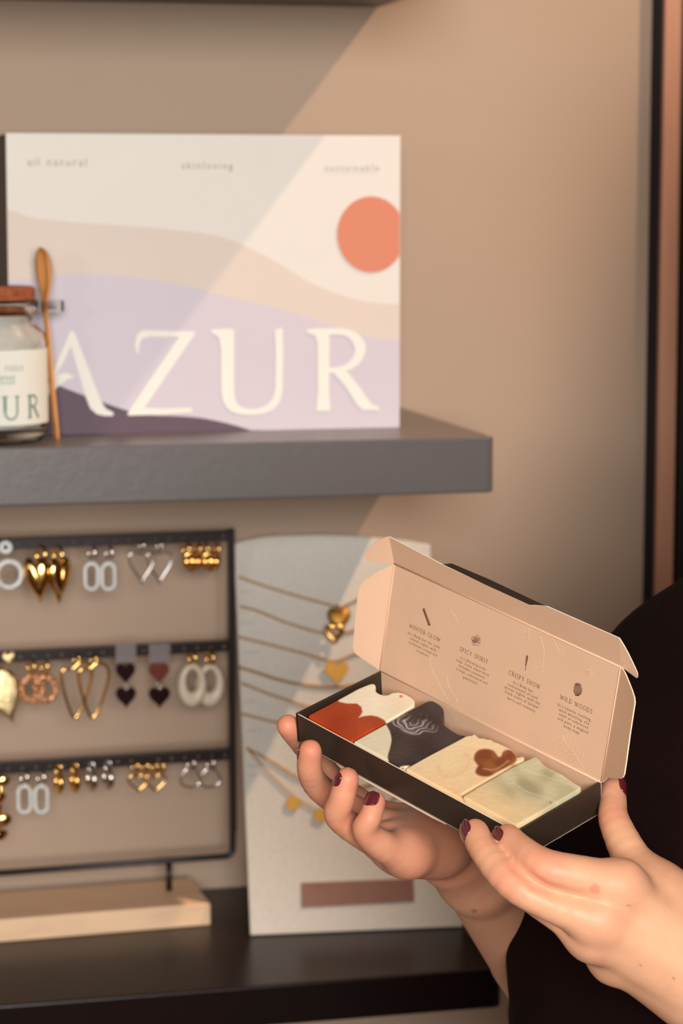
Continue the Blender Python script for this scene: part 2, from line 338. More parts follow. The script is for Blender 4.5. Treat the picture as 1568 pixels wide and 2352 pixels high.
for t, (px, py), wd in (('all natural', (131, 373), 130), ('skinloving', (475, 381), 116), ('sustainable', (808, 386), 126)):
    c = cp(px, py, 0.0009); text_mesh(g, t, c, EX, EZ, width=wd*0.000318, mi=6, spacing=1.25)
o = g.build('printed_front', None, gb, mats=[M[k] for k in ('card_cream', 'card_beige', 'card_lilac', 'card_plum', 'card_sun', 'card_white', 'card_ink')], fix=False, weld=False)
o['label'] = 'pale front printed with dunes, sun and AZUR'

# ------------------------------------------------------------------ bath salt jar with spoon
JC = (0.1545, 1.672, ZM); JR = 0.0375
jar = empty('bath_salt_jar', JC, 'cork-topped glass jar of white bath salt on the grey shelf', 'jar')
g = G()
outer = [(0.0, 0.0008), (0.031, 0.0), (0.0345, 0.0015), (0.0372, 0.006), (0.0375, 0.012), (0.0375, 0.068), (0.0362, 0.0745), (0.031, 0.079), (0.0285, 0.0825), (0.0285, 0.0865), (0.0325, 0.088), (0.0325, 0.096), (0.031, 0.0972)]
inner = [(0.0275, 0.0972), (0.0265, 0.086), (0.028, 0.079), (0.0335, 0.0735), (0.0350, 0.067), (0.0350, 0.012), (0.033, 0.0085), (0.0, 0.008)]
g.lathe(outer+inner, JC, 64); g.build('glass_body', M['glass'], jar, smooth=True)
g = G(); g.lathe([(0.0, 0.0088), (0.0325, 0.0092), (0.0346, 0.013), (0.0346, 0.067), (0.0330, 0.0730), (0.0272, 0.0780), (0.0258, 0.0810), (0.0256, 0.0880), (0.012, 0.0890), (0.0, 0.0886)], JC, 48); g.build('bath_salt', M['salt'], jar, smooth=True)
g = G(); g.lathe([(0.0, 0.0905), (0.0268, 0.0905), (0.0272, 0.0965), (0.0300, 0.0975), (0.0300, 0.1045), (0.0285, 0.1062), (0.0, 0.1064)], JC, 48); g.build('cork', M['cork'], jar)
def jl(s, z, r=JR+0.0004): a = -math.pi/2-0.12 + s/r; return np.array([JC[0]+r*math.cos(a), JC[1]+r*math.sin(a), JC[2]+z])
g = G(); n = 60
vs = []; fs = []
for i in range(n+1):
    s = (-1+2*i/n)*0.066; vs += [jl(s, 0.0135), jl(s, 0.0645)]
for i in range(n): fs.append((2*i, 2*i+2, 2*i+3, 2*i+1))
g.add(vs, fs, 0)
sx = lambda px: (px-(-22))*0.000300
serif(g, 'FEELS', lambda x, y: jl(sx(33)+x, 0.0525+y, JR+0.0007), 0.0033, 0.22, 1)
serif(g, 'U', lambda x, y: jl(sx(24)+x, 0.0255+y, JR+0.0007), 0.0155, 0.1, 1)
serif(g, 'R', lambda x, y: jl(sx(84)+x, 0.0258+y, JR+0.0007), 0.0150, 0.1, 1)
for nm, pts in (('z', [((-.006, .0075), (.006, .0075)), ((.006, .0075), (-.006, -.0075)), ((-.006, -.0075), (.006, -.0075))]), ('a', [((-.0245, .0075), (-.031, -.0075)), ((-.0245, .0075), (-.018, -.0075)), ((-.0285, -.0018), (-.0205, -.0018))])):
    for (a, b) in pts:
        d = unit((b[0]-a[0], b[1]-a[1])); nn = np.array([-d[1], d[0]])*0.0007
        g.add([jl(sx(-42)+a[0]+nn[0], .0255+a[1]+nn[1], JR+.0007), jl(sx(-42)+b[0]+nn[0], .0255+b[1]+nn[1], JR+.0007), jl(sx(-42)+b[0]-nn[0], .0255+b[1]-nn[1], JR+.0007), jl(sx(-42)+a[0]-nn[0], .0255+a[1]-nn[1], JR+.0007)], [(0, 1, 2, 3)], 1)
for (z, px, wd) in ((0.0465, 8, 0.008), (0.0430, 30, 0.016)):
    tg = G(); text_mesh(tg, 'eucalyptus' if z > 0.045 else 'bath salt crystals', (0, 0, 0), EX, EZ, width=0.026, spacing=1.15)
    g.add([jl(sx(-10)+v[0], z+v[2], JR+0.0007) for v in tg.v], tg.f, 1)
g.add([jl(-0.05, 0.0150, JR+.0006), jl(0.05, 0.0150, JR+.0006)], [], 1)
g.build('label_sheet', None, jar, mats=[M['label'], M['green_ink']], fix=False, weld=False)
# glass holder loop at the neck
gl = G(); lc = np.array([JC[0]+0.0405, JC[1], ZM+0.0925]);
prof = []
ring = [(lc[0]+0.0095*math.cos(a), lc[1]+0.0065*math.sin(a)) for a in [2*math.pi*i/32 for i in range(32)]]
ringi = [(lc[0]+0.0062*math.cos(a), lc[1]+0.0036*math.sin(a)) for a in [2*math.pi*i/32 for i in range(32)]]
for i in range(32):
    j = (i+1) % 32; z0, z1 = lc[2]-.0038, lc[2]+.0038
    a, b, c, d = ring[i], ring[j], ringi[j], ringi[i]
    gl.add([(a[0], a[1], z0), (b[0], b[1], z0), (b[0], b[1], z1), (a[0], a[1], z1), (d[0], d[1], z0), (c[0], c[1], z0), (c[0], c[1], z1), (d[0], d[1], z1)], [(0, 1, 2, 3), (4, 7, 6, 5), (3, 2, 6, 7), (0, 4, 5, 1)])
gl.build('spoon_loop', M['glass'], jar, smooth=False, bevel=0.0006)
# spoon
sb = on(130, 1010, 2, ZM); sb[1] = 1.668
tp = on(92, 568, 1, 1.671); axs = unit(tp-sb); L_ = np.linalg.norm(tp-sb)
sp = G(); ws = unit(np.cross(axs, [1.3, 0.45, 0.0])); ns = np.cross(ws, axs)
if ns[1] > 0: ns = -ns
prof = [(0.0, .0030, .0021, 0), (.02, .0037, .0022, 0), (.3, .0033, .0022, 0), (.6, .0030, .0022, 0), (.70, .0036, .0024, 0), (.76, .0058, .0030, .0012), (.82, .0086, .0030, .0036), (.88, .0098, .0030, .0048), (.94, .0092, .0028, .0042), (.975, .0076, .0024, .0028), (.993, .0048, .0018, .0010), (1.0, .0016, .0012, 0)]
secs = []
for (t, hw, th, dish) in [tuple(np.interp(tt, [p[0] for p in prof], [p[k] for p in prof]) for k in range(4)) for tt in np.linspace(0, 1, 60)]:
    c = sb + axs*L_*t; top = []; bot = []
    for i in range(13):
        q = -1+2*i/12; top.append(c + ws*hw*q + ns*(th*0.45*math.sqrt(max(0, 1-q**6)) - dish*1.3*(1-q*q))); bot.append(c + ws*hw*q - ns*(th*0.45*math.sqrt(max(0, 1-q**4))+dish*1.2*(1-q*q)))
    secs.append(top+bot[::-1])
k = 26; vs = [p for s_ in secs for p in s_]; fs = []
for i in range(59):
    for j in range(k): fs.append((i*k+j, i*k+(j+1) % k, (i+1)*k+(j+1) % k, (i+1)*k+j))
fs += [tuple(range(k))[::-1], tuple(59*k+j for j in range(k))]
sp.add(vs, fs); o = sp.build('wooden_spoon', M['spoon'], None, smooth=True); tag(o, 'small wooden spoon standing upright in the glass loop beside the jar', 'spoon')

# ------------------------------------------------------------------ earring stand
SA = math.radians(2.3); SXD = np.array([math.cos(SA), math.sin(SA), 0.0]); SYD = np.array([-math.sin(SA), math.cos(SA), 0.0])
SO = np.array([0.2967, 1.8112, ZL]); SAX = np.array([SXD, SYD, EZ])
def S(px, py, back=0.0):
    """photo point on the upright plane of the stand, moved back from it by some metres"""
    n = SYD; p0 = SO + n*back; return onplane(px, py, p0, n)
base_c = (SO + SXD*0.0)
xr = np.dot(on(484, 2125, 2, ZL)-SO, SXD)
stand = empty('earring_stand', SO, 'black metal earring stand with three perforated bars on a pale wooden base', 'earring stand')
yf = np.dot(on(484, 2125, 2, ZL)-SO, SYD)
g = G(); g.box(SO + SXD*(xr-0.16) + SYD*((yf+0.030)/2+0.0) + EZ*0.0088, (0.16, (0.030-yf)/2, 0.0088), SAX); o = g.build('wooden_base', M['pine'], stand, bevel=0.0012); o['label'] = 'pale wooden base block'
xpost = np.dot(S(532, 1600)-SO, SXD); ztop = S(532, 1214)[2]-ZL; zbot = S(525, 1966)[2]-ZL
def sl(x, y, z): return SO + SXD*x + SYD*y + EZ*z
g = G(); r = 0.0026; cr = 0.006
pts = [sl(-0.30, 0, zbot), sl(xpost-cr, 0, zbot)] + [sl(xpost-cr+cr*math.sin(a), 0, zbot+cr-cr*math.cos(a)) for a in np.linspace(0, math.pi/2, 8)[1:]] + [sl(xpost, 0, ztop)]
g.tube(pts, 0.0025, 12)
g.build('bent_rod', M['black_metal'], stand, smooth=True)
g = G(); g.box(sl(xpost, -0.0005, (ztop+zbot+0.02)/2), (0.0024, 0.0035, (ztop-zbot-0.02)/2), SAX); g.build('upright', M['black_metal'], stand, bevel=0.0006)
g = G(); g.box(sl(-0.30, -0.0005, (ztop+zbot)/2), (0.0024, 0.0035, (ztop-zbot)/2), SAX); g.build('upright', M['black_metal'], stand, bevel=0.0006)
for px in (388, -260):
    x = np.dot(S(px, 2010)-SO, SXD); g = G(); g.tube([sl(x, 0, 0.0150), sl(x, 0, zbot)], 0.0024, 12); g.build('leg', M['black_metal'], stand, smooth=True)
BARZ = []
for (pxr, pyr) in ((525, 1219), (515, 1472), (520, 1721)):
    zb_ = S(pxr, pyr)[2]-ZL; BARZ.append(zb_)
    g = G(); x0, x1 = -0.30, xpost-0.0015; hh = 0.0075; yb = -0.0040; cell = 0.0105
    nc = int((x1-x0)/cell)
    for i in range(nc):
        cx = x1 - cell*(i+0.5); cz = zb_-hh/2
        cir = [(cx+0.0012*math.cos(a), cz+0.0012*math.sin(a)) for a in [2*math.pi*(k+.5)/8 for k in range(8)]]
        rec = [(cx+cell/2, cz+hh*.25), (cx+cell/4, cz+hh/2), (cx-cell/4, cz+hh/2), (cx-cell/2, cz+hh*.25), (cx-cell/2, cz-hh*.25), (cx-cell/4, cz-hh/2), (cx+cell/4, cz-hh/2), (cx+cell/2, cz-hh*.25)]
        rec = [(cx+cell/2, cz+hh/2) if k == 0 else p for k, p in enumerate(rec)]; rec[3] = (cx-cell/2, cz+hh/2); rec[4] = (cx-cell/2, cz-hh/2); rec[7] = (cx+cell/2, cz-hh/2)
        for dy in (0, 0.0009):
            g.add([sl(x, yb+dy, z) for x, z in cir+rec], [((k, (k+1) % 8, 8+(k+1) % 8, 8+k) if dy else (k, 8+k, 8+(k+1) % 8, (k+1) % 8)) for k in range(8)])
    g.box(sl((x0+x1)/2, 0.0005, zb_), ((x1-x0)/2, 0.0050, 0.0005), SAX)
    g.box(sl((x0+x1)/2, yb+0.00045, zb_-hh+0.0002), ((x1-x0)/2, 0.0005, 0.0003), SAX)
    g.build('perforated_bar', M['black_metal'], stand, weld=False, fix=False)

# ------------------------------------------------------------------ earrings
EY = -0.0055
def E3(px, py, dy=0.0):
    return S(px, py, EY+dy)
def mm(v): return v*0.000330      # photo pixels at the stand's distance, in metres
def earring(px, py, label, group, name='earring'):
    return empty(name, E3(px, py), label, 'earring', group)
def loop2(c, rx, rz, n=28, ax=None, tilt=0.0, squash=0.0):
    ax = SXD if ax is None else ax
    return [c + ax*(rx*math.cos(a)) + EZ*(rz*math.sin(a)) for a in [2*math.pi*i/n for i in range(n)]]
def huggie(t, px, py, m, r=0.0048, th=0.0013, name='hoop'):
    """small hoop through a hole of the bar, seen nearly edge on"""
    c = E3(px, py, 0.0022); ax = unit(SXD*0.42 - SYD*0.9)
    g = G(); g.tube(loop2(c, r, r*1.15, 24, ax), th, 8, closed=True); return g.build(name, m, t, smooth=True)
def heart(n=40, puff=False):
    pts = []
    for i in range(n):
        a = 2*math.pi*i/n; x = 16*math.sin(a)**3; y = 13*math.cos(a)-5*math.cos(2*a)-2*math.cos(3*a)-math.cos(4*a); pts.append((x/16, (y+2.5)/15))
    return pts
HT = heart()
def flat_heart(g, c, w, h, th, ax=SXD, up=EZ, mi=0, n_dir=None):
    n_dir = SYD if n_dir is None else n_dir
    g.prism([c + ax*w*x + up*h*y - n_dir*th/2 for x, y in HT], n_dir*th, mi)
def puffed_heart(g, c, w, h, d, ax, up, nd, pw=1.0):
    vs = []; fs = []; R_ = 7; N = len(HT)
    for s in (-1, 1):
        b = len(vs)
        for k in range(R_+1):
            f = k/R_; off = d*math.sqrt(max(0, 1-f**2))
            for x, y in HT: vs.append(c + ax*w*x*f + up*(h*y*f) + nd*s*off)
        for k in range(R_):
            for i in range(N):
                j = (i+1) % N; q = (b+k*N+i, b+k*N+j, b+(k+1)*N+j, b+(k+1)*N+i); fs.append(q if s > 0 else q[::-1])
    g.add(vs, fs)
def stadium(c, w, h, n=12):
    pts = [];
    for i in range(n+1): a = math.pi*i/n; pts.append(c + SXD*w*math.cos(a) + EZ*(h-w+w*math.sin(a)))
    for i in range(n+1): a = math.pi+math.pi*i/n; pts.append(c + SXD*w*math.cos(a) + EZ*(-(h-w)+w*math.sin(a)))
    return pts
# row 1
GR1, GR2, GR3 = 'earrings on the top bar', 'earrings on the middle bar', 'earrings on the bottom bar'
t = earring(18, 1250, 'textured silver double-ring earring at the left edge of the top bar', GR1)
g = G(); g.tube(loop2(E3(13, 1257, -.002), mm(10.5), mm(10.5), 24), mm(6), 10, closed=True); g.build('stud_ring', M['silver_rough'], t, smooth=True)
g = G(); g.tube(loop2(E3(21, 1319, -.002), mm(28), mm(30), 36), mm(6.5), 10, closed=True); g.build('large_ring', M['silver_rough'], t, smooth=True)
for i, (px, tx, lean) in enumerate(((98, 92, .22), (137, 131, .0))):
    t = earring(px, 1262, ('left' if i == 0 else 'right')+' of two long puffed gold heart earrings on the top bar', GR1)
    huggie(t, px-4, 1275, M['gold'], 0.0058, 0.0016)
    g = G(); g.tube(loop2(E3(px-8, 1300, .001), 0.0022, 0.0034, 16, unit(SXD*.6-SYD)), 0.0009, 8, closed=True); g.build('link', M['gold'], t, smooth=True)
    g = G(); up = unit(EZ + SXD*(-0.10 if i == 0 else .05)); ax = unit(SXD*0.88+SYD*(-.25 if i == 0 else .35)); nd = unit(np.cross(ax, up))
    puffed_heart(g, E3(px-11 if i == 0 else px-1, 1336, -.003), mm(31), mm(58), 0.0046, ax, up, nd); g.build('puffed_heart', M['gold'], t, smooth=True)
for i, px in enumerate((211, 250)):
    t = earring(px, 1262, ('left' if i == 0 else 'right')+' of two textured silver paperclip earrings on the top bar', GR1)
    huggie(t, px, 1270, M['silver'], 0.0042, 0.0013)
    g = G(); g.tube(stadium(E3(px-1, 1324, -.001), mm(14.5), mm(30)), mm(4.6), 10, closed=True); g.build('oval_link', M['silver_rough'], t, smooth=True)
def open_heart(g, c, w, h, r, ax=SXD, dent=0.0):
    pts = []
    for x, y in HT:
        yy = y if y < .62 else .62+(y-.62)*.3
        if abs(x) < .25 and y > .4: yy = max(yy, .66+dent)
        pts.append(c + ax*w*x + EZ*h*yy)
    g.tube(pts, r, 8, closed=True)
for i, px in enumerate((325, 366)):
    t = earring(px, 1248, ('left' if i == 0 else 'right')+' of two thin silver open heart hoops on the top bar', GR1)
    huggie(t, px, 1254, M['silver'], 0.0032, 0.0011, 'hook')
    g = G(); open_heart(g, E3(px, 1300, -.003+.0015*i), mm(29), mm(43), mm(2.4)); g.build('heart_hoop', M['silver'], t, smooth=True)
for i, px in enumerate((441, 484)):
    t = earring(px, 1252, ('left' if i == 0 else 'right')+' of two small chunky gold dome hoops at the right end of the top bar', GR1)
    for dx in (-14, 12): huggie(t, px+dx, 1262, M['gold'], 0.0040, 0.0013, 'hoop')
    g = G(); ax = unit(SXD-SYD*.25)
    for k in range(3):
        g.ball(E3(px-13+13*k, 1292, -.002+.0015*(k % 2)), (mm(9), mm(10), mm(19-abs(k-1)*3)), 14, 10, SAX)
    g.tube(loop2(E3(px, 1288, -.001), mm(19), mm(20), 24), mm(5), 8, closed=True); g.build('dome', M['gold'], t, smooth=True)
# row 2
t = earring(20, 1510, 'big hammered gold heart earring at the left edge of the middle bar', GR2)
g = G(); puffed_heart(g, E3(19, 1514, -.002), mm(17), mm(19), .0020, SXD, EZ, SYD); g.build('stud_heart', M['gold_rough'], t, smooth=True)
g = G(); up = unit(EZ-SXD*.42); puffed_heart(g, E3(4, 1602, -.004), mm(52), mm(74), .0024, unit(SXD+EZ*.15), up, unit(np.cross(SXD, up))); g.build('hammered_heart', M['gold_rough'], t, smooth=True)
for i, px in enumerate((75, 106)):
    t = earring(px, 1530, ('left' if i == 0 else 'right')+' of two beaded rose gold ring earrings on the middle bar', GR2)
    huggie(t, px-4, 1532, M['gold'], 0.0046, 0.0013)
    g = G(); c = E3(px-2, 1582, -.001-.0045*i)
    g.tube(loop2(c, mm(24), mm(28), 28), mm(4.5), 8, closed=True)
    for k in range(44):
        a = 2*math.pi*k/44; g.ball(c + SXD*mm(24+5*math.cos(k*2.4))*math.cos(a) + EZ*mm(28+5*math.cos(k*2.4))*math.sin(a) - SYD*.0016*math.sin(k*2.4), mm(4.2), 8, 5)
    g.build('beaded_ring', M['rose_gold'], t, smooth=True)
for i, px in enumerate((172, 212)):
    t = earring(px, 1510, ('left' if i == 0 else 'right')+' of two long gold pointed hoops on the middle bar', GR2)
    huggie(t, px+3, 1514, M['gold'], 0.0036, 0.0012, 'hook')
    g = G(); pts = catmull([E3(px+a-2, b, -.002-.003*i) for a, b in ((-4, 1536), (-26, 1540), (-29, 1560), (-20, 1600), (-6, 1640), (4, 1647), (18, 1625), (32, 1585), (40, 1550), (34, 1530), (14, 1522))], 6, True)
    g.tube(pts, mm(3.6), 10, closed=True); g.build('pointed_hoop', M['gold'], t, smooth=True)
for i, px in enumerate((289, 366)):
    t = earring(px, 1490, ('black double heart drop earring on a clear tab, middle bar' if i == 0 else 'double heart drop earring, brown-red heart above black heart, on a clear tab'), GR2)
    g = G(); w_ = 24 if i == 0 else 25
    g.box(E3(px, 1500, -.0035), (mm(w_), .0003, mm(22)), SAX); o = g.build('hanger_tab', M['clear_tab'], t, bevel=.0002)
    for j, (cy, hw) in enumerate(((1548, 22.5), (1603, 23.5))):
        g = G(); flat_heart(g, E3(px-(0 if j else 1), cy, -.0032), mm(hw if i == 0 else hw+1.5), mm(26), .0024)
        o = g.build('heart_charm', M['red_resin'] if (i == 1 and j == 0) else M['dark_resin'], t, bevel=.0004); o['label'] = 'brown-red heart' if (i == 1 and j == 0) else 'black heart'
    g = G(); g.tube(loop2(E3(px, 1577, -.0045), .0012, .0022, 12), .0005, 6, closed=True); g.build('link', M['silver'], t, smooth=True)
for i, px in enumerate((441, 482)):
    t = earring(px, 1508, ('left' if i == 0 else 'right')+' of two cream oval hoops at the right end of the middle bar', GR2)
    huggie(t, px, 1512, M['gold'], 0.0044, 0.0014)
    g = G(); c = E3(px, 1574, -.002+.005*i); vs = []; fs = []; N, K = 40, 12
    for a_ in range(N):
        a = 2*math.pi*a_/N; o_ = np.array([mm(34)*math.cos(a), mm(52)*math.sin(a)]); q = np.array([mm(14)*math.cos(a), mm(11)+mm(27)*math.sin(a)])
        m_ = (o_+q)/2; h_ = (o_-q)/2; dd = .0032+.0016*(1-math.sin(a))/2
        for k in range(K):
            b = 2*math.pi*k/K; xz = m_+h_*math.cos(b); vs.append(c + SXD*xz[0]+EZ*xz[1]-SYD*dd*math.sin(b))
    for a_ in range(N):
        for k in range(K): fs.append((a_*K+k, a_*K+(k+1) % K, ((a_+1) % N)*K+(k+1) % K, ((a_+1) % N)*K+k))
    g.add(vs, fs); g.build('oval_hoop', M['cream_resin'], t, smooth=True)
# row 3
t = earring(6, 1780, 'gold cluster earring of petal discs at the left edge of the bottom bar', GR3)
for j, (cx, cy, rr) in enumerate(((8, 1794, 16), (2, 1832, 14), (9, 1884, 18), (3, 1918, 16), (-12, 1860, 16))):
    g = G(); ax = np.array([unit(SXD+SYD*.3*(j % 2)), unit(SYD), unit(EZ+SXD*.2)]); g.ball(E3(cx, cy, -.003), (mm(rr), .0016, mm(rr)*.85), 18, 8, ax); g.build('petal', M['gold'], t, smooth=True)
g = G(); g.tube([E3(0, 1770, -.001), E3(2, 1830, -.0005), E3(0, 1925, -.0005)], .0012, 8); g.build('stem', M['gold'], t, smooth=True)
for i, px in enumerate((56, 95)):
    t = earring(px, 1785, ('left' if i == 0 else 'right')+' of two textured silver paperclip earrings on the bottom bar', GR3)
    huggie(t, px-1, 1786, M['silver'], 0.0046, 0.0014)
    g = G(); g.tube(stadium(E3(px, 1836, -.001), mm(14), mm(31)), mm(4.6), 10, closed=True); g.build('oval_link', M['silver_rough'], t, smooth=True)
for i, (px, m_, nm) in enumerate(((134, 'gold', 'left of two chunky gold huggie hoops on the bottom bar'), (171, 'gold', 'right of two chunky gold huggie hoops on the bottom bar'), (209, 'silver', 'left of two chunky silver huggie hoops on the bottom bar'), (247, 'silver', 'right of two chunky silver huggie hoops on the bottom bar'))):
    t = earring(px, 1765, nm, GR3); dy = -3*i
    g = G(); g.tube(loop2(E3(px, 1766+dy, -.001), .0026, .0030, 16, unit(SXD*.9-SYD*.4)), .0010, 8, closed=True); g.build('ring', M[m_], t, smooth=True)
    g = G(); ax = unit(SXD*(.16 if i < 2 else .26)-SYD*.95); c = E3(px, 1794+dy*1.1, .001); N = 28
    g.tube(loop2(c, mm(19), mm(22), N, ax), [0.0013+.0017*(1-math.sin(2*math.pi*k/N))/2 for k in range(N)], 10, closed=True); g.build('hoop', M[m_], t, smooth=True)
for i, px in enumerate((318, 357)):
    t = earring(px, 1750, ('left' if i == 0 else 'right')+' of two small gold hoops with open heart drops on the bottom bar', GR3)
    for dx in (-8, 14) if i == 0 else (-3, 12): huggie(t, px+dx, 1760, M['gold'], 0.0040, 0.0013)
    g = G(); c = E3(px, 1799, -.003-.002*i); g.tube([c+unit(SXD+EZ*.0)*mm(24)*x + EZ*mm(22)*(-y if i == 9 else y)*.95 for x, y in HT], mm(2.8), 8, closed=True); g.build('open_heart', M['gold'], t, smooth=True)
for i, px in enumerate((438, 483)):
    t = earring(px, 1748, ('left' if i == 0 else 'right')+' of two thin silver hoops at the right end of the bottom bar', GR3)
    huggie(t, px, 1754, M['silver'], 0.0044, 0.0013)
    g = G(); c = E3(px-1, 1786, -.002); g.tube([c + SXD*mm(23)*math.cos(a)*(1-.25*math.sin(a)) + EZ*mm(23)*math.sin(a) for a in [2*math.pi*k/30 for k in range(30)]], mm(2.4), 8, closed=True); g.build('hoop', M['silver'], t, smooth=True)

# ------------------------------------------------------------------ necklace board
b0 = on(575, 2148, 2, ZL+0.001); b1 = on(1063, 2128, 2, ZL+0.001); t0 = on(540, 1245, 1, 1.84)
bx = unit(b1-b0); upb = unit(np.array(t0)-b0 - bx*np.dot(t0-b0, bx)); bn = np.cross(bx, upb)
if bn[1] > 0: bn = -bn
def BD(px, py, lift=0.0): return onplane(px, py, b0, bn) + bn*lift
board = empty('necklace_board', (b0+b1)/2, 'tall linen-covered display board with arched top leaning on the black shelf', 'display board')
outl = [BD(575, 2148), BD(1063, 2128), BD(988, 1270), BD(988, 1250)] + [BD(x, y) for x, y in ((927, 1240), (860, 1234), (800, 1230), (740, 1228), (680, 1229), (612, 1232), (570, 1239), (537, 1248))]
g = G(); g.prism(outl, -bn*0.005); g.build('linen_panel', M['linen'], board, bevel=.0008)
g = G(); g.prism([BD(x, y, .0002) for x, y in ((691, 2028), (949, 2018), (951, 2071), (692, 2085))], bn*0.0008); o = g.build('leather_patch', M['leather'], board, bevel=.0002); o['label'] = 'blank brown leather patch'
for (px, py, n_) in ((550, 1360, 2), (550, 1432, 2), (552, 1500, 3), (554, 1572, 2), (556, 1612, 2), (558, 1680, 3), (562, 1760, 3), (566, 1782, 2)):
    g = G(); a = BD(px+4, py, .0003); L_ = .0045*n_; g.add([a, a+bx*L_, a+bx*L_+upb*.0007, a+upb*.0007], [(0, 1, 2, 3)]); g.build('faint_caption', M['faint_ink'], board, fix=False)
def chain(g, pxs, r=.0008, lift=.0016, amp=.0004):
    pts = catmull([BD(x, y, lift) for x, y in pxs], 14); L = [0]
    for a, b in zip(pts[:-1], pts[1:]): L.append(L[-1]+np.linalg.norm(b-a))
    n = int(L[-1]/.0007); q = []
    for s in np.linspace(0, L[-1], n):
        i = min(np.searchsorted(L, s), len(L)-1); i = max(i, 1); f = (s-L[i-1])/(L[i]-L[i-1]+1e-12); q.append(pts[i-1]*(1-f)+pts[i]*f)
    q = [p + upb*amp*math.sin(k*1.1) + bn*amp*math.cos(k*1.1) for k, p in enumerate(q)]
    g.tube(q, [r*(0.72+.5*abs(math.sin(k*.55))) for k in range(len(q))], 6)
GN = 'gold chain necklaces on the linen board'
def necklace(label, pxs, m='gold_dark', **k):
    t = empty('necklace', BD(*pxs[len(pxs)//2]), label, 'necklace', GN); g = G(); chain(g, pxs, **k); g.build('chain', M[m], t, smooth=True); return t
t = necklace('topmost gold necklace on the linen board, with a dark puffed heart pendant', [(548, 1326), (610, 1348), (690, 1372), (774, 1394), (800, 1388), (880, 1350), (980, 1322)])
g = G(); puffed_heart(g, BD(777, 1428, .005), .0092, .0108, .0034, bx, upb, bn); g.build('heart_pendant', M['gold_dark'], t, smooth=True)
g = G(); g.tube([BD(775, 1400, .003)+upb*.003*math.sin(a)+bn*.0018*math.cos(a) for a in np.linspace(0, 2*math.pi, 12)[:-1]], .0008, 6, closed=True); g.build('bail', M['gold_dark'], t, smooth=True)
t = necklace('gold necklace with a bright open heart pendant, second from the top of the board', [(550, 1394), (590, 1404), (660, 1432), (745, 1456), (790, 1455), (880, 1425), (985, 1392)])
g = G(); c = BD(765, 1461, .0095); g.tube([c+bx*.0062*x+upb*.0068*y for x, y in HT], .0019, 8, closed=True); g.build('open_heart_pendant', M['gold'], t, smooth=True)
t = necklace('gold necklace with a flat heart pendant, third from the top of the board', [(548, 1464), (620, 1482), (690, 1500), (765, 1519), (815, 1503), (900, 1480), (990, 1462)])
g = G(); flat_heart(g, BD(772, 1549, .003), .0094, .0100, .0018, bx, upb, 0, bn); g.build('heart_pendant', M['gold_dark'], t, bevel=.0004)
necklace('gold twisted chain necklace just above the box corner, fourth on the board', [(548, 1533), (590, 1546), (640, 1562), (700, 1574), (780, 1578), (880, 1562), (990, 1532)], r=.0009, amp=.0006)
necklace('gold chain necklace, fifth from the top, sagging behind the open carton', [(553, 1570), (600, 1588), (650, 1606), (720, 1626), (790, 1632), (880, 1614), (992, 1572)])
necklace('thin gold chain necklace level with the foremost left fingertip, sixth on the board', [(554, 1640), (600, 1652), (660, 1664), (780, 1672), (900, 1660), (995, 1640)])
t = necklace('double-strand gold necklace with hanging coins, lowest on the board', [(565, 1718), (620, 1748), (690, 1788), (780, 1812), (880, 1790), (1000, 1718)])
g = G(); chain(g, [(565, 1718), (592, 1748), (630, 1790), (680, 1834), (740, 1866), (800, 1876), (880, 1850), (960, 1780), (1000, 1718)], r=.0006); g.build('lower_chain', M['gold_dark'], t, smooth=True)
for (px, py) in ((672, 1845), (736, 1873), (803, 1886), (868, 1868)):
    g = G(); c = BD(px, py, .0015); g.prism([c+bx*.0056*math.cos(a)+upb*.0056*math.sin(a) for a in np.linspace(0, 2*math.pi, 25)[:-1]], bn*.0012); g.build('coin', M['gold_dark'], t, bevel=.0002)
# ------------------------------------------------------------------ open carton of soaps
KU = unit([0.48380, -0.84992, -0.20877]); KV = unit([0.86633, 0.43124, 0.25200]); KW = unit([-0.12415, -0.30278, 0.94494])
KA = np.array([0.24208, 1.10163, 1.30917]); KL, KB, KH = 0.146, 0.0546, 0.0160
TH = 0.0006
def K(s, t, h=0.0): return KA + KU*s + KV*t + KW*h
carton = empty('soap_carton', K(KL/2, KB/2, -KH), 'open slim carton, dark outside and beige inside, holding four soap bars in the hands', 'carton')
KAX = np.array([KU, KV, KW])
CM = [M['box_out'], M['box_in'], M['box_edge']]
def card(name, pts, nout, parent, label=None, extra=None):
    """thin card panel: beige inner face on the traced side, dark outer face, pale cut edge"""
    g = G(); g.prism(pts, np.asarray(nout)*TH, 1, 2, 0)
    if extra: extra(g)
    o = g.build(name, None, parent, mats=CM+[M['ink']], weld=False, fix=False)
    if label: o['label'] = label
    return o
card('bottom_panel', [K(0, 0, -KH+TH), K(KL, 0, -KH+TH), K(KL, KB, -KH+TH), K(0, KB, -KH+TH)], -KW, carton)
card('front_panel', [K(0, TH, 0), K(KL, TH, 0), K(KL, TH, -KH), K(0, TH, -KH)], -KV, carton)
card('back_panel', [K(0, KB-TH, 0), K(0, KB-TH, -KH), K(KL, KB-TH, -KH), K(KL, KB-TH, 0)], KV, carton)
# end walls: dark card folded over, dark on both faces
for s in (0, 1):
    g = G(); x = TH if s == 0 else KL-TH; d = KU*(-TH if s == 0 else TH)
    g.prism([K(x, 0, 0), K(x, KB, 0), K(x, KB, -KH), K(x, 0, -KH)], d, 0)
    g.prism([K(x, 0, 0), K(x, KB, 0), K(x, KB, -KH*.98), K(x, 0, -KH*.98)], -d*1.6, 0)
    g.build('end_panel', None, carton, mats=CM, weld=False, fix=False)
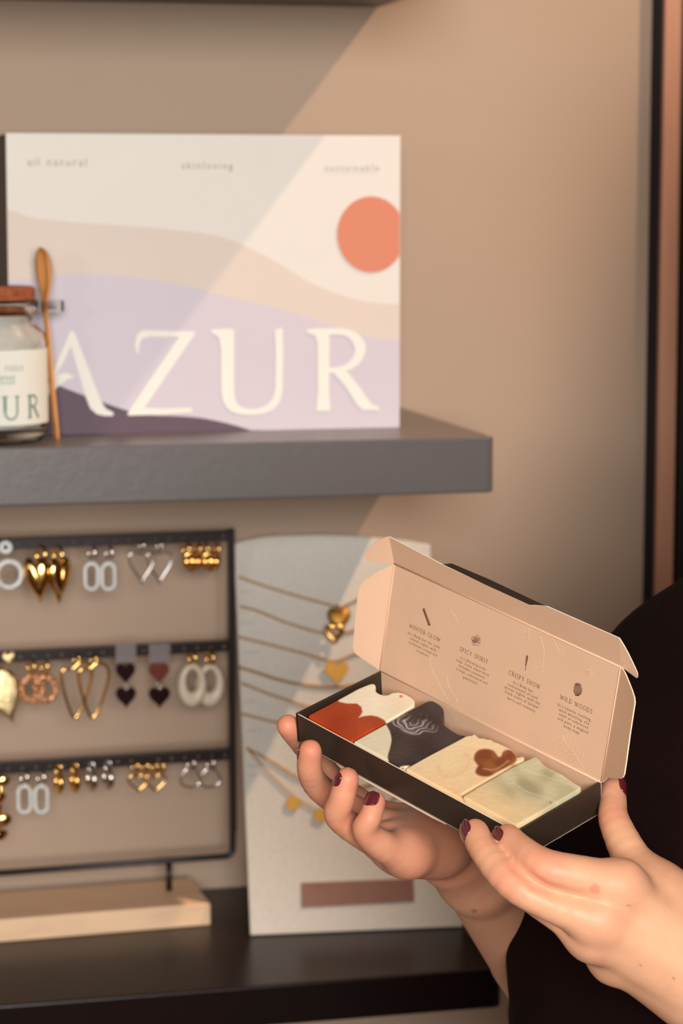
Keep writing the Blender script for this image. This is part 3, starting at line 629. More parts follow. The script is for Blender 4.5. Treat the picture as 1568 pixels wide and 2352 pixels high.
# pale tab edge showing under the front panel
g = G(); tt = [K((px-681)/503*KL, -0.0002, -KH-.0002) for px in (818, 850, 900, 950, 1000, 1031)]
q = [p - KW*(.0006 if 0 < i < 5 else .0001) for i, p in enumerate(tt)]
g.prism(tt+q[::-1], KV*0.0006); o = g.build('locking_tab', M['box_edge'], carton); o['label'] = 'pale cut edge of the bottom tab'
# lid
A1 = math.radians(13.2); A2 = math.radians(-7.5)
LM = math.cos(A1)*KW + math.sin(A1)*KV; LN = math.cos(A2)*KW + math.sin(A2)*KV; LH, FH = 0.0557, 0.0155
D0 = K(0, KB); C0 = K(KL, KB); LI = unit(np.cross(KU, LM));
if np.dot(LI, FW) > 0: LI = -LI          # inner side of the lid, facing the soaps
def LP(s, t, lift=0.0): return D0 + KU*s + LM*t + LI*lift
def lp(px, py, lift=0.0): return onplane(px, py, D0, LI) + LI*lift
def c8(x, y): return (900+x/2.613, 1340+y/2.613)
def lid_extra(g):
    def txt(body, px, py, wd):
        q = onplane(px, py, D0, LI); text_mesh(g, body, q, KU, LM, width=wd, mi=3, lift=LI*.00008, spacing=1.22, fy=1.05)
    def head(body, px, py, h):
        q = onplane(px, py, D0, LI)+LI*.00008; serif(g, body, lambda x, y: q+KU*x+LM*y, h, 0.2, 3)
    head('WINTER GLOW', 975.5, 1453.5, .00205); head('SPICY SPIRIT', 1088, 1505, .00205); head('CRISPY SNOW', 1204, 1561, .00205); head('WILD WOODS', 1323, 1617.5, .00205)
    cw = .00098
    cols = [[(972.7, 1470, '(n.) Body bar for cold'), (972, 1480, 'winter nights with'), (970.8, 1490, 'cardamom, orange and'), (970, 1500, 'cinnamon.')],
            [(1086, 1523.7, '(n.) Warming body'), (1085, 1533, 'soap. Scent experience'), (1084, 1543, 'includes cinnamon,'), (1083, 1552.6, 'orange, cedarwood and'), (1080.6, 1562.7, 'patchouli.')],
            [(1201, 1577.5, '(n.) Body bar'), (1200, 1587.6, 'reminiscent of cold'), (1199, 1597, 'winter nights, with the'), (1198.2, 1607, 'fresh scent of juniper'), (1196.6, 1618, 'berry and rosemary')],
            [(1319, 1635.8, '(n.) Leaves rustling,'), (1318, 1646, 'wind whistling, the'), (1317, 1656, 'smell of cedarwood'), (1315.6, 1666, 'and pine, a magical'), (1313, 1675.8, 'body soap.')]]
    for c in cols:
        for x, y, b in c: txt(b, x, y, cw*len(b))
    def line(pts, wd):
        pts = [onplane(x, y, D0, LI)+LI*.00008 for x, y in pts]
        for a, b in zip(pts[:-1], pts[1:]):
            d = unit(b-a); n = np.cross(d, LI)*wd/2; g.add([a+n, b+n, b-n, a-n], [(0, 1, 2, 3)], 3)
    # cinnamon stick, anise clump, juniper sprig, pine cone
    line([c8(188, 152), c8(225, 252)], .0008); line([c8(194, 152), c8(231, 248)], .00035); line([c8(185, 155), c8(219, 250)], .00035); line([c8(216, 250), c8(231, 247)], .0005); line([c8(186, 153), c8(198, 151)], .0004)
    rnd = random.Random(3)
    for k in range(15):
        a = k*2.4; rr = 22*math.sqrt((k+.5)/15); cx, cy = 506+rr*math.cos(a), 342+rr*1.05*math.sin(a); r_ = 8+rnd.random()*5
        line([c8(cx+r_*math.cos(b), cy+r_*math.sin(b)) for b in np.linspace(rnd.random()*3, rnd.random()*3+4.6, 8)], .0002)
    line([c8(811, 430), c8(808, 470), c8(799, 523)], .00030)
    for k in range(9):
        f = k/9; x, y = 811-9*f, 436+62*f; L_ = 4+6*math.sin(math.pi*min(1, f+.2))
        line([c8(x, y+6), c8(x-L_*.8, y-3)], .00025); line([c8(x, y+6), c8(x+L_*.7, y-4)], .00025)
    for r_ in range(9):
        f = (r_+.5)/9; y = 600+74*f; hw = 25*math.sin(math.pi*(.12+.8*f))**.7
        for k in range(5):
            x = 1114-hw+2*hw*(k+.5)/5 + (3 if r_ % 2 else -2); line([c8(x-4, y-4), c8(x, y+4), c8(x+4, y-4)], .0003)
    for cy in (598,): line([c8(1110, 596), c8(1116, 606)], .0005)
    line([c8(1093, 640), c8(1094, 655), c8(1104, 670), c8(1115, 676), c8(1128, 668), c8(1138, 650), c8(1138, 635)], .00025)
lid = card('lid_panel', [LP(0, 0), LP(KL, 0), LP(KL, LH), LP(0, LH)], -LI, carton, 'printed beige lid with four soap descriptions', lid_extra)
# pressed botanical relief and fold ridges on the lid
g = G()
def relief(pts, r=.00014):
    pts = catmull([lp(*c8(*p)) for p in pts], 4); g.tube(pts, r, 6)
def reliefc(x, y, rr): g.tube([lp(*c8(x+rr*math.cos(a), y+rr*math.sin(a))) for a in np.linspace(0, 2*math.pi, 12)[:-1]], .00014, 6, closed=True)
def motif(name):
    global g
    g.build(name, M['box_in'], lid, smooth=True); g = G()
relief([(230, 430), (232, 500), (262, 560), (300, 640), (335, 700)]); relief([(195, 590), (240, 620), (282, 612)]); motif('pressed_twig')
relief([(330, 560), (345, 630), (380, 680), (392, 715)]); relief([(345, 630), (322, 600)]); motif('pressed_twig')
relief([(340, 150), (380, 200), (398, 240)]); motif('pressed_twig')
relief([(840, 160), (880, 230), (895, 330), (912, 420), (895, 520)]); relief([(890, 305), (960, 330), (985, 370), (1005, 410)]); reliefc(1010, 418, 10); reliefc(893, 528, 10); motif('pressed_berry_twig')
relief([(800, 190), (825, 250), (812, 310)]); reliefc(813, 320, 10); motif('pressed_berry_twig')
relief([(1025, 905), (1040, 960), (1085, 1010), (1120, 1060), (1150, 1110)])
for k in range(6):
    x, y = 1036+k*19, 945+k*24; relief([(x, y), (x-26, y-8), (x-48, y+4)]); relief([(x, y), (x+14, y-26), (x+18, y-46)])
motif('pressed_leaf')
for k in range(4): a = k*math.pi/4; relief([(1190-30*math.cos(a), 530-34*math.sin(a)), (1190, 530), (1190+30*math.cos(a), 530+34*math.sin(a))], .00016)
motif('pressed_snowflake')
g = G()
g.tube([LP(0, 0, .0001), LP(KL, 0, .0001)], .00045, 8); g.tube([LP(0, LH, .0001), LP(KL, LH, .0001)], .00045, 8); g.tube([LP(0.0002, 0, .0001), LP(0.0002, LH, .0001)], .00035, 8); g.tube([LP(KL-.0002, 0, .0001), LP(KL-.0002, LH, .0001)], .00035, 8)
g.build('fold_ridge', M['box_in'], lid, smooth=True)
# tuck flap along the top, with a folded-back locking tab in its middle
E0 = D0 + LM*LH; NI = unit(np.cross(KU, LN));
if np.dot(NI, FW) > 0: NI = -NI
def fp(px, py): return onplane(px, py, E0, NI)
topf = [E0, E0+KU*KL, fp(1421, 1466), fp(1255, 1393), fp(1232, 1391), fp(1215, 1389.5), fp(1110, 1341), fp(1013, 1296), fp(893, 1233)]
flap = card('tuck_flap', topf, -NI, carton)
g = G(); tb = [fp(1013, 1296), fp(1110, 1341), fp(1215, 1389.5), fp(1232, 1391), fp(1255, 1393)]
bk = unit(-NI*.75+LN*.66)
g.prism([tb[0]-NI*TH, tb[4]-NI*TH, tb[4]-NI*TH+bk*.001, tb[0]+KU*.006-NI*TH+bk*.0075][::-1], bk*0+np.cross(bk, KU)*TH, 0, 2)
g2 = G()
a0, a1 = fp(1013, 1295.5), fp(1255, 1393)
top = [onplane(x, y, a0-NI*.004, unit(LN)) for x, y in ()]
pl = unit(np.cross(KU, bk))
def tp_(px, py): return onplane(px, py, a0-NI*TH, pl)
poly_ = [tp_(1013, 1296), tp_(1037, 1294), tp_(1120, 1329), tp_(1255, 1392.5), tp_(1215, 1389), tp_(1110, 1341)]
g2.prism(poly_, -pl*TH, 0, 2, 0); g2.build('locking_tab', None, carton, mats=CM, weld=False, fix=False)['label'] = 'dark locking tab folded back from the flap'
# side flaps and ears, bent a little towards the viewer
def bent(hinge_a, hinge_b, px_pts, out, name, ang, ref):
    ax = unit(hinge_b-hinge_a); o_ = unit(out-ax*np.dot(out, ax)); inner = ref
    d = math.cos(ang)*o_+math.sin(ang)*inner; n = unit(np.cross(ax, d))
    if np.dot(n, FW) > 0: n = -n
    pts = [hinge_a] + [onplane(x, y, hinge_a, n) for x, y in px_pts] + [hinge_b]
    return card(name, pts, -n, carton)
def r4(p): return (520+p[0]/2.703, 1200+p[1]/2.703)
bent(D0, E0, [r4(p) for p in [(930, 905), (870, 865), (800, 815), (789, 800), (784, 770), (792, 680), (803, 560), (814, 450), (826, 400), (838, 378), (860, 358), (900, 330), (940, 303), (1000, 276)]], -KU, 'side_flap', math.radians(28), LI)
bent(C0, C0+LM*LH, [c8(*p) for p in [(1290, 1168), (1370, 1172), (1384, 1164), (1392, 1145), (1405, 1060), (1425, 910), (1445, 780), (1455, 715), (1452, 685), (1438, 640), (1415, 582), (1395, 535)]], KU, 'side_flap', math.radians(24), LI)
E2 = fp(893, 1233); F0 = E0+KU*KL; F2 = fp(1421, 1466)
bent(E0, E2, [(880, 1292.5), (852, 1291.5), (843, 1289), (838, 1284), (837, 1277), (840, 1267), (848, 1257), (860, 1247), (872, 1240), (884, 1235)], -KU, 'corner_ear', math.radians(30), NI)
bent(F0, F2, [c8(*p) for p in [(1400, 520), (1455, 560), (1465, 568), (1472, 566), (1472, 545), (1460, 515), (1440, 472), (1415, 420), (1392, 378), (1370, 342)]], KU, 'corner_ear', math.radians(-6), NI)

# ------------------------------------------------------------------ soap bars: outline traced on the bar's own top face
def inpoly(x, y, poly):
    poly = np.asarray(poly); c = np.zeros(x.shape, bool); n = len(poly)
    for i in range(n):
        x0, y0 = poly[i]; x1, y1 = poly[(i+1) % n]; m = ((y0 > y) != (y1 > y)); xi = (x1-x0)*(y-y0)/((y1-y0)+1e-12)+x0; c ^= m & (x < xi)
    return c
def dpoly(x, y, poly, closed=True):
    poly = np.asarray(poly, float); d = np.full(x.shape, 1e9); n = len(poly)
    for i in range(n if closed else n-1):
        a = poly[i]; b = poly[(i+1) % n]; e = b-a; t = np.clip(((x-a[0])*e[0]+(y-a[1])*e[1])/(e@e+1e-12), 0, 1)
        d = np.minimum(d, np.hypot(x-a[0]-t*e[0], y-a[1]-t*e[1]))
    return d
def soap(label, outline, h, depth, colour, zmod=None):
    p0 = K(0, 0, h)
    def tost(px, py): q = onplane(px, py, p0, KW)-p0; return (np.dot(q, KU), np.dot(q, KV))
    ol = [tost(*p) for p in outline]; ol = np.array(ol); ol[:, 0] = np.clip(ol[:, 0], .0012, KL-.0012); ol[:, 1] = np.clip(ol[:, 1], .0014, KB-.0016)
    # smooth polygon, resampled
    seg = []; n = len(ol)
    for i in range(n):
        a, b = ol[i], ol[(i+1) % n]; k = max(1, int(np.linalg.norm(b-a)/.0006))
        seg += [a+(b-a)*j/k for j in range(k)]
    seg = np.array(seg)
    for _ in range(3): seg = .25*np.roll(seg, 1, 0)+.5*seg+.25*np.roll(seg, -1, 0)
    area = .5*np.sum(seg[:, 0]*np.roll(seg[:, 1], -1)-np.roll(seg[:, 0], -1)*seg[:, 1])
    if area < 0: seg = seg[::-1]
    bm = bmesh.new()
    t = np.roll(seg, -1, 0)-np.roll(seg, 1, 0); t /= np.linalg.norm(t, axis=1)[:, None]+1e-9; nin = np.stack([-t[:, 1], t[:, 0]], 1)
    rings = [(seg+nin*.0008, 0.0), (seg+nin*.0003, -.0002), (seg, -.0008), (seg, -depth*.4), (seg, -depth*.7), (seg, -depth)]
    R = [[bm.verts.new(K(q[0], q[1], h+z)) for q in r] for r, z in rings]
    N = len(seg)
    for a, b in zip(R[:-1], R[1:]):
        for i in range(N): bm.faces.new((a[i], b[i], b[(i+1) % N], a[(i+1) % N]))
    bm.faces.new(R[-1][::-1])
    # top: fine grid inside, stitched by filling
    inner = rings[0][0]; xs = np.arange(inner[:, 0].min(), inner[:, 0].max(), .00045); ys = np.arange(inner[:, 1].min(), inner[:, 1].max(), .00045)
    X, Y = np.meshgrid(xs, ys); Xf, Yf = X.ravel(), Y.ravel(); ok = inpoly(Xf, Yf, inner) & (dpoly(Xf, Yf, inner) > .0004)
    from mathutils.geometry import delaunay_2d_cdt
    pts = [Vector(q) for q in inner] + [Vector((a, b)) for a, b in zip(Xf[ok], Yf[ok])]
    vo, eo, fo, ov, oe, of = delaunay_2d_cdt(pts, [], [list(range(N))], 1, 1e-7)
    mp = []
    for i, vv in enumerate(vo):
        src = [k for k in ov[i] if k < N]
        mp.append(R[0][src[0]] if src else bm.verts.new(K(vv[0], vv[1], h + (zmod(vv[0], vv[1]) if zmod else 0))))
    for f in fo:
        try: bm.faces.new([mp[i] for i in f])
        except ValueError: pass
    me = bpy.data.meshes.new('soap_bar'); bm.to_mesh(me); bm.free()
    co = np.array([v.co[:] for v in me.vertices]); st = co-p0; s_, t_2 = st@KU, st@KV
    q = co-CAM  # pattern is looked up through its own face plane (photo tracing), then stored on the bar
    pc = p0 + np.outer(s_, KU) + np.outer(t_2, KV) - CAM; z = pc@FW
    px, py = 784+FPX*(pc@RT)/z, 1176-FPX*(pc@UP)/z
    c = colour(px, py, s_, t_2, st@KW)
    at = me.color_attributes.new('col', 'FLOAT_COLOR', 'POINT'); at.data.foreach_set('color', np.concatenate([c, np.ones((len(c), 1))], 1).ravel().astype(np.float32))
    me.polygons.foreach_set('use_smooth', [True]*len(me.polygons))
    o = bpy.data.objects.new('soap_bar', me); COL.objects.link(o); me.materials.append(M['soap']); c0 = Vector(K(*seg.mean(0), h-depth)); me.transform(Matrix.Translation(-c0)); o.location = c0
    return tag(o, label, 'soap', 'soap bars in the carton')
def lin(*c): return np.array(srgb(*c)[:3])
def mix(a, b, t): t = np.clip(t, 0, 1)[:, None]; return a*(1-t)+b*t
def wob(x, y, s, seed=0): return np.sin(x*s+1.3*np.sin(y*s*.7+seed))+np.sin(y*s*1.3+1.7*np.sin(x*s*.6+seed*2))
def ca(p): return (660+p[0]/3.136, 1520+p[1]/3.136)
def cb(p): return (620+p[0]/1.654, 1200+p[1]/1.654)
o1 = [ca(p) for p in [(145, 385), (270, 320), (360, 272), (430, 235), (500, 195), (560, 170), (600, 155), (628, 155), (637, 170), (630, 200), (650, 222), (685, 238), (722, 238), (745, 222), (800, 215), (840, 225), (890, 250), (918, 275), (915, 312), (840, 362), (700, 440), (600, 492), (462, 570), (380, 520), (250, 445)]]
m1 = [ca(p) for p in [(372, 288), (430, 300), (500, 300), (532, 325), (540, 360), (528, 385), (512, 402), (545, 392), (600, 385), (650, 395), (690, 415), (720, 442), (720, 900), (-200, 900), (-200, 200), (300, 200)]]
def k1(px, py, s, t, h):
    ins = inpoly(px, py, m1); d = dpoly(px, py, m1)*np.where(ins, 1, -1)
    red = mix(lin(182, 72, 30), lin(164, 56, 20), .5+.3*wob(px, py, .05, 1)); cream = mix(lin(240, 228, 200), lin(246, 236, 214), .5+.3*wob(px, py, .04, 2))
    c = mix(cream, red, .5+d/3.0); dot = np.hypot((px-921), (py-1599.5)*1.5) < 4.5; c[dot & (h > -.001)] = lin(232, 140, 80); return c
soap('soap bar half brick-orange and half cream, at the left end of the carton', o1, -.0008, .0142, k1)
o2 = [ca(p) for p in [(462, 590), (468, 578), (600, 504), (705, 447), (780, 407), (860, 357), (930, 322), (1000, 285), (1045, 278), (1085, 300), (1120, 328), (1128, 360), (1116, 395), (1125, 450), (1180, 490), (1240, 525), (1285, 528), (1260, 550), (1100, 630), (1000, 682), (900, 735), (826, 772), (820, 790), (640, 690)]]
m2 = [ca(p) for p in cm2([(702, 440), (735, 500), (748, 560), (738, 620), (722, 680), (730, 720), (760, 745), (800, 757), (835, 750)], 5)+[(1400, 700), (1400, 100), (700, 100)]]
def k2(px, py, s, t, h):
    ins = inpoly(px, py, m2); d = dpoly(px, py, m2)*np.where(ins, 1, -1)
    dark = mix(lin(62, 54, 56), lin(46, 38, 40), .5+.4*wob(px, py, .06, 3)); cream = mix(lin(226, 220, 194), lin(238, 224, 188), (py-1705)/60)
    x = (px-660)*3.136; y = (py-1520)*3.136; cx, cy = 925, 420
    wx = x+16*np.sin(y*.031+1)+7*np.sin(x*.05+y*.07); wy = y+14*np.sin(x*.027)+6*np.sin(y*.09-x*.04+2)
    r = np.hypot((wx-cx)/1.35, (wy-cy)/.80); a = np.arctan2((wy-cy)/.80, (wx-cx)/1.35)
    sw = (np.sin(r*.20+a*1.0+1.2*np.sin(a*2+1))*.5+.5)**5*np.exp(-((r-62)/46)**2)*np.clip(.55+.75*np.cos(a-2.2), .05, 1.2)
    sw2 = (np.sin(r*.43+a*2.0+2.0*np.sin(a*1.0+r*.01))*.5+.5)**4*np.exp(-((r-70)/40)**2)*np.clip(.2+.8*np.cos(a-1.8), 0, 1)*.6
    low = np.exp(-((r-122-10*np.sin(a*2))/5.0)**2)*np.clip(1.25-abs(a-2.0)*.75, 0, 1); low2 = np.exp(-((r-106-7*np.sin(a*3))/3.0)**2)*np.clip(1.0-abs(a-1.5)*.8, 0, 1)*.6
    dark = mix(dark, lin(196, 188, 192), np.clip(sw+sw2+low*.8+low2, 0, .85))
    return mix(cream, dark, .5+d/3.0)
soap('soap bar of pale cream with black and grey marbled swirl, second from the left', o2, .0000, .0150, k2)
o3 = [cb(p) for p in [(503, 950), (506, 938), (600, 886), (740, 812), (755, 806), (764, 810), (772, 800), (788, 808), (792, 818), (812, 817), (828, 824), (838, 820), (850, 830), (872, 838), (895, 848), (918, 860), (928, 878), (940, 893), (958, 884), (968, 892), (962, 904), (935, 912), (900, 934), (860, 958), (800, 992), (726, 1034), (722, 1075), (610, 1010)]]
m3 = [cb(p) for p in cm2([(774, 903), (777, 880), (795, 863), (825, 860), (850, 868), (866, 888), (877, 887), (885, 870), (905, 863), (925, 872), (937, 893), (928, 915), (895, 932), (860, 950), (830, 965), (795, 963), (779, 947), (789, 925)], 4)]
def k3(px, py, s, t, h):
    ins = inpoly(px, py, m3); d = dpoly(px, py, m3)*np.where(ins, 1, -1)
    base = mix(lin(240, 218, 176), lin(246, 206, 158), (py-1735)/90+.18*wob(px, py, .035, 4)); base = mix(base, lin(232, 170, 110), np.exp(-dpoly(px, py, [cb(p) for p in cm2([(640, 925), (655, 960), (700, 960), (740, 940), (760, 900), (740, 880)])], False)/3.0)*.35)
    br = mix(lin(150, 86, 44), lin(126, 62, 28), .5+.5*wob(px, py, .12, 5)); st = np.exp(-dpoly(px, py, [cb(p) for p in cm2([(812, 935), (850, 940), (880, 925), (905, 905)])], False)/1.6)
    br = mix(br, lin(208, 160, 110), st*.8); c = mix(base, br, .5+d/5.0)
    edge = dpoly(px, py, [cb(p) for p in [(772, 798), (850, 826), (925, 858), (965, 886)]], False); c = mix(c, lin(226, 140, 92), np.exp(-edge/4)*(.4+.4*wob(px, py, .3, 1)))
    return c
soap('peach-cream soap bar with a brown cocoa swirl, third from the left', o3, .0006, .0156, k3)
o4 = [cb(p) for p in [(724, 1078), (722, 1050), (727, 1042), (800, 997), (860, 962), (940, 917), (1008, 886), (1016, 892), (1040, 918), (1070, 936), (1110, 955), (1150, 984), (1184, 1004), (1188, 1022), (1150, 1046), (1050, 1105), (952, 1161), (940, 1161), (870, 1126), (800, 1100)]]
def k4(px, py, s, t, h):
    wx = px+9*np.sin(py*.05+1)+5*np.sin(px*.08); wy = py+8*np.sin(px*.045); n = np.sin(wx*.040+wy*.075)*.5+np.sin(wx*.085-wy*.05+1)*.35+wob(px, py, .11, 2)*.12
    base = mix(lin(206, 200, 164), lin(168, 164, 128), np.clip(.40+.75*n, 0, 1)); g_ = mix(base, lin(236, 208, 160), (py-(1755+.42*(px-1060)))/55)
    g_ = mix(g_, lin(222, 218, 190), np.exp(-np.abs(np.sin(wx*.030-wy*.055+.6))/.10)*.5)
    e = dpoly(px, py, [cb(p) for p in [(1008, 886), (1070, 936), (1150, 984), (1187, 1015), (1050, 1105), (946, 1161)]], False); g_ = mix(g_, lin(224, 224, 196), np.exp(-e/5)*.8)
    g_[np.hypot(px-1263.5, py-1842.5) < 1.6] = lin(120, 86, 60); return g_
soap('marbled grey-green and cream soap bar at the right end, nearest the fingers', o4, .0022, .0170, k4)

# ------------------------------------------------------------------ person: smooth implicit surface turned into one skin mesh
def sd_cone(X, a, b, r1, r2):
    a = np.asarray(a, np.float32); b = np.asarray(b, np.float32); ba = b-a; l2 = float(ba@ba); pa = [X[i]-a[i] for i in range(3)]
    t = np.clip((pa[0]*ba[0]+pa[1]*ba[1]+pa[2]*ba[2])/l2, 0, 1)
    return np.sqrt((pa[0]-ba[0]*t)**2+(pa[1]-ba[1]*t)**2+(pa[2]-ba[2]*t)**2) - (r1+(r2-r1)*t)
def sd_ell(X, c, r, ax=None):
    ax = np.eye(3) if ax is None else np.asarray(ax); p = [X[i]-np.float32(c[i]) for i in range(3)]
    q = [(p[0]*np.float32(ax[k][0])+p[1]*np.float32(ax[k][1])+p[2]*np.float32(ax[k][2])) for k in range(3)]
    k0 = np.sqrt(sum((q[k]/r[k])**2 for k in range(3))); k1 = np.sqrt(sum((q[k]/r[k]**2)**2 for k in range(3)))
    return k0*(k0-1.0)/(k1+1e-9)
def smin(a, b, k):
    h = np.clip(0.5+0.5*(b-a)/k, 0, 1); return b+(a-b)*h - k*h*(1-h)
def smax(a, b, k): return -smin(-a, -b, k)
def nets(D, o, s):
    """surface nets on a grid of distances"""
    nx, ny, nz = D.shape; neg = D < 0
    c = sum(neg[i:nx-1+i, j:ny-1+j, k:nz-1+k].astype(np.int8) for i in (0, 1) for j in (0, 1) for k in (0, 1))
    cells = (c > 0) & (c < 8); idx = -np.ones(cells.shape, np.int64); ii = np.argwhere(cells); idx[cells] = np.arange(len(ii))
    acc = np.zeros((len(ii), 3)); cnt = np.zeros(len(ii))
    I, J, Kk = ii.T
    cor = [(0, 0, 0), (1, 0, 0), (0, 1, 0), (1, 1, 0), (0, 0, 1), (1, 0, 1), (0, 1, 1), (1, 1, 1)]
    val = [D[I+a, J+b, Kk+c_] for a, b, c_ in cor]
    for p in range(8):
        for q in range(p+1, 8):
            if sum(abs(cor[p][m]-cor[q][m]) for m in range(3)) != 1: continue
            m = (val[p] < 0) != (val[q] < 0); t = val[p]/(val[p]-val[q]+1e-12)
            for ax in range(3): acc[m, ax] += (cor[p][ax]+(cor[q][ax]-cor[p][ax])*t)[m]
            cnt[m] += 1
    V = (ii+acc/cnt[:, None])*s+np.asarray(o)
    F = []
    for ax in range(3):
        a1, a2 = (ax+1) % 3, (ax+2) % 3
        sl0 = [slice(None)]*3; sl1 = [slice(None)]*3; sl0[ax] = slice(0, -1); sl1[ax] = slice(1, None)
        ch = neg[tuple(sl0)] != neg[tuple(sl1)]; e = np.argwhere(ch); e = e[(e[:, a1] > 0) & (e[:, a2] > 0) & (e[:, a1] < D.shape[a1]-1) & (e[:, a2] < D.shape[a2]-1)]
        s0 = neg[tuple(e.T)]
        def cell(d1, d2): q = e.copy(); q[:, a1] -= d1; q[:, a2] -= d2; return idx[tuple(q.T)]
        f = np.stack([cell(1, 1), cell(0, 1), cell(0, 0), cell(1, 0)], 1); f[~s0] = f[~s0][:, ::-1]; F.append(f)
    F = np.concatenate(F); u, inv = np.unique(F, return_inverse=True); return V[u], inv.reshape(F.shape)
def grid(lo, hi, s):
    lo = np.asarray(lo, float); n = np.ceil((np.asarray(hi)-lo)/s).astype(int)+1
    ax = [(lo[i]+s*np.arange(n[i])).astype(np.float32) for i in range(3)]
    return lo, [ax[0][:, None, None], ax[1][None, :, None], ax[2][None, None, :]]
def relax(V, F, it=2, lam=.5):
    E_ = np.concatenate([F[:, [0, 1]], F[:, [1, 2]], F[:, [2, 3]], F[:, [3, 0]]]); E_ = np.concatenate([E_, E_[:, ::-1]])
    n = np.bincount(E_[:, 0], minlength=len(V))[:, None]
    for _ in range(it):
        A = np.stack([np.bincount(E_[:, 0], weights=V[E_[:, 1], k], minlength=len(V)) for k in range(3)], 1)/np.maximum(n, 1); V = V+lam*(A-V)
    return V
def finger(X, ch, shape):
    """smoothly curved, tapering finger through its joints"""
    q = catmull([np.array([*p, r]) for p, r in ch], 4); c = np.array(q); lo = c[:, :3].min(0)-.020; hi = c[:, :3].max(0)+.020; sl = []
    for k in range(3):
        v = X[k].ravel(); i0, i1 = np.searchsorted(v, lo[k]), np.searchsorted(v, hi[k]); sl.append(slice(max(i0, 0), max(i1, i0+1)))
    S_ = [X[0][sl[0]], X[1][:, sl[1]], X[2][:, :, sl[2]]]; d = None
    for a, b in zip(q[:-1], q[1:]):
        e = sd_cone(S_, a[:3], b[:3], a[3], b[3]); d = e if d is None else smin(d, e, .0006)
    out = np.full(shape, .05, np.float32); out[tuple(sl)] = d; return out
def skinmesh(fun, pts, pad, s):
    pts = np.array(pts); lo, X = grid(pts.min(0)-pad, pts.max(0)+pad, s); D = fun(X)
    D = np.broadcast_to(D, [X[0].shape[0], X[1].shape[1], X[2].shape[2]]); V, F = nets(D, lo, s); return relax(V, F, 2), F

# finger chains: joints as (photo x, photo y, distance from the lens), radii in metres; the last joint is the knuckle
NEAR = dict(
 index=[(1166, 1924, 1.0415, .0060), (1193, 1952, 1.033, .0067), (1250, 1993, 1.022, .0081), (1340, 2013, 1.023, .0086), (1425, 2032, 1.029, .0098)],
 middle=[(1091, 1912, 1.0480, .0060), (1111, 1953, 1.0385, .0063), (1174, 2026, 1.0240, .0073), (1262, 2076, 1.022, .0073), (1372, 2112, 1.027, .0100)],
 ring=[(1160, 1985, 1.0800, .0060), (1165, 2012, 1.0600, .0063), (1226, 2066, 1.0420, .0064), (1294, 2110, 1.0350, .0072), (1358, 2152, 1.035, .0095)],
 pinky=[(1222, 2010, 1.0900, .0052), (1240, 2050, 1.0800, .0056), (1300, 2104, 1.062, .0062), (1354, 2155, 1.054, .0066), (1408, 2204, 1.050, .0088)],
 thumb=[(1408, 1813, 1.0900, .0056), (1408, 1845, 1.0850, .0060), (1411, 1888, 1.0760, .0069), (1457, 1984, 1.0600, .0088), (1506, 2052, 1.0520, .0118)])
def near_hand(X):
    J = {k: [(P(x, y, d), r) for x, y, d, r in v] for k, v in NEAR.items()}
    W = [P(1640, 2225, 1.047), P(1662, 2272, 1.045), P(1668, 2308, 1.050), P(1655, 2332, 1.058)]
    EL = P(2320, 2800, 1.10); WC = P(1725, 2318, 1.052)
    palm = None
    for (k, wp, rw) in (('index', W[0], .0145), ('middle', W[1], .0150), ('ring', W[2], .0150), ('pinky', W[3], .0135)):
        a, r = J[k][-1]; d = sd_cone(X, a+FW*.0035, wp+FW*.004, r*.88, rw); palm = d if palm is None else smin(palm, d, .011)
    cen = (J['middle'][-1][0]+J['ring'][-1][0])/2*.45+WC*.55
    palm = smin(palm, sd_cone(X, P(1470, 2130, 1.050), P(1600, 2250, 1.055), .0150, .0180), .012)
    # thumb root, web and ball of the thumb
    tb = smin(sd_cone(X, J['thumb'][-1][0], P(1612, 2182, 1.052), .0118, .0155), sd_cone(X, P(1540, 2080, 1.057), P(1640, 2230, 1.062), .0130, .0170), .010)
    palm = smin(palm, tb, .010)
    palm = smin(palm, sd_cone(X, WC, EL, .0225, .036), .016)
    palm = smin(palm, sd_cone(X, WC-RT*.003+UP*.008, EL, .0170, .030), .014)
    # web between thumb and index
    palm = smin(palm, sd_cone(X, P(1470, 2040, 1.046), P(1535, 2110, 1.050), .0065, .0130), .012)
    # knuckles and faint tendons on the back
    for k, wp in (('index', W[0]), ('middle', W[1]), ('ring', W[2]), ('pinky', W[3])):
        a, r = J[k][-1]; palm = smin(palm, sd_ell(X, a-FW*.0014, (.0080, .0080, .0075)), .009)
        palm = smin(palm, sd_cone(X, a-FW*(.0030), wp-FW*.0085, .0030, .0020), .010)
    out = palm
    ORD = ['thumb', 'pinky', 'ring', 'middle', 'index']
    for k in ORD:
        d = finger(X, J[k], palm.shape)
        j = smin(palm, d, .0062 if k != 'thumb' else .010); out = np.minimum(out, j) if out is palm else smin(out, j, .0004)
    for pts in ([(1152, 1934, 1.0285), (1181, 1986, 1.0190), (1229, 2028, 1.0160), (1276, 2050, 1.0150), (1345, 2064, 1.0150)],):
        for a, b in zip(pts[:-1], pts[1:]): out = smax(out, -sd_cone(X, P(*a), P(*b), .0016, .0016), .0030)
    return out
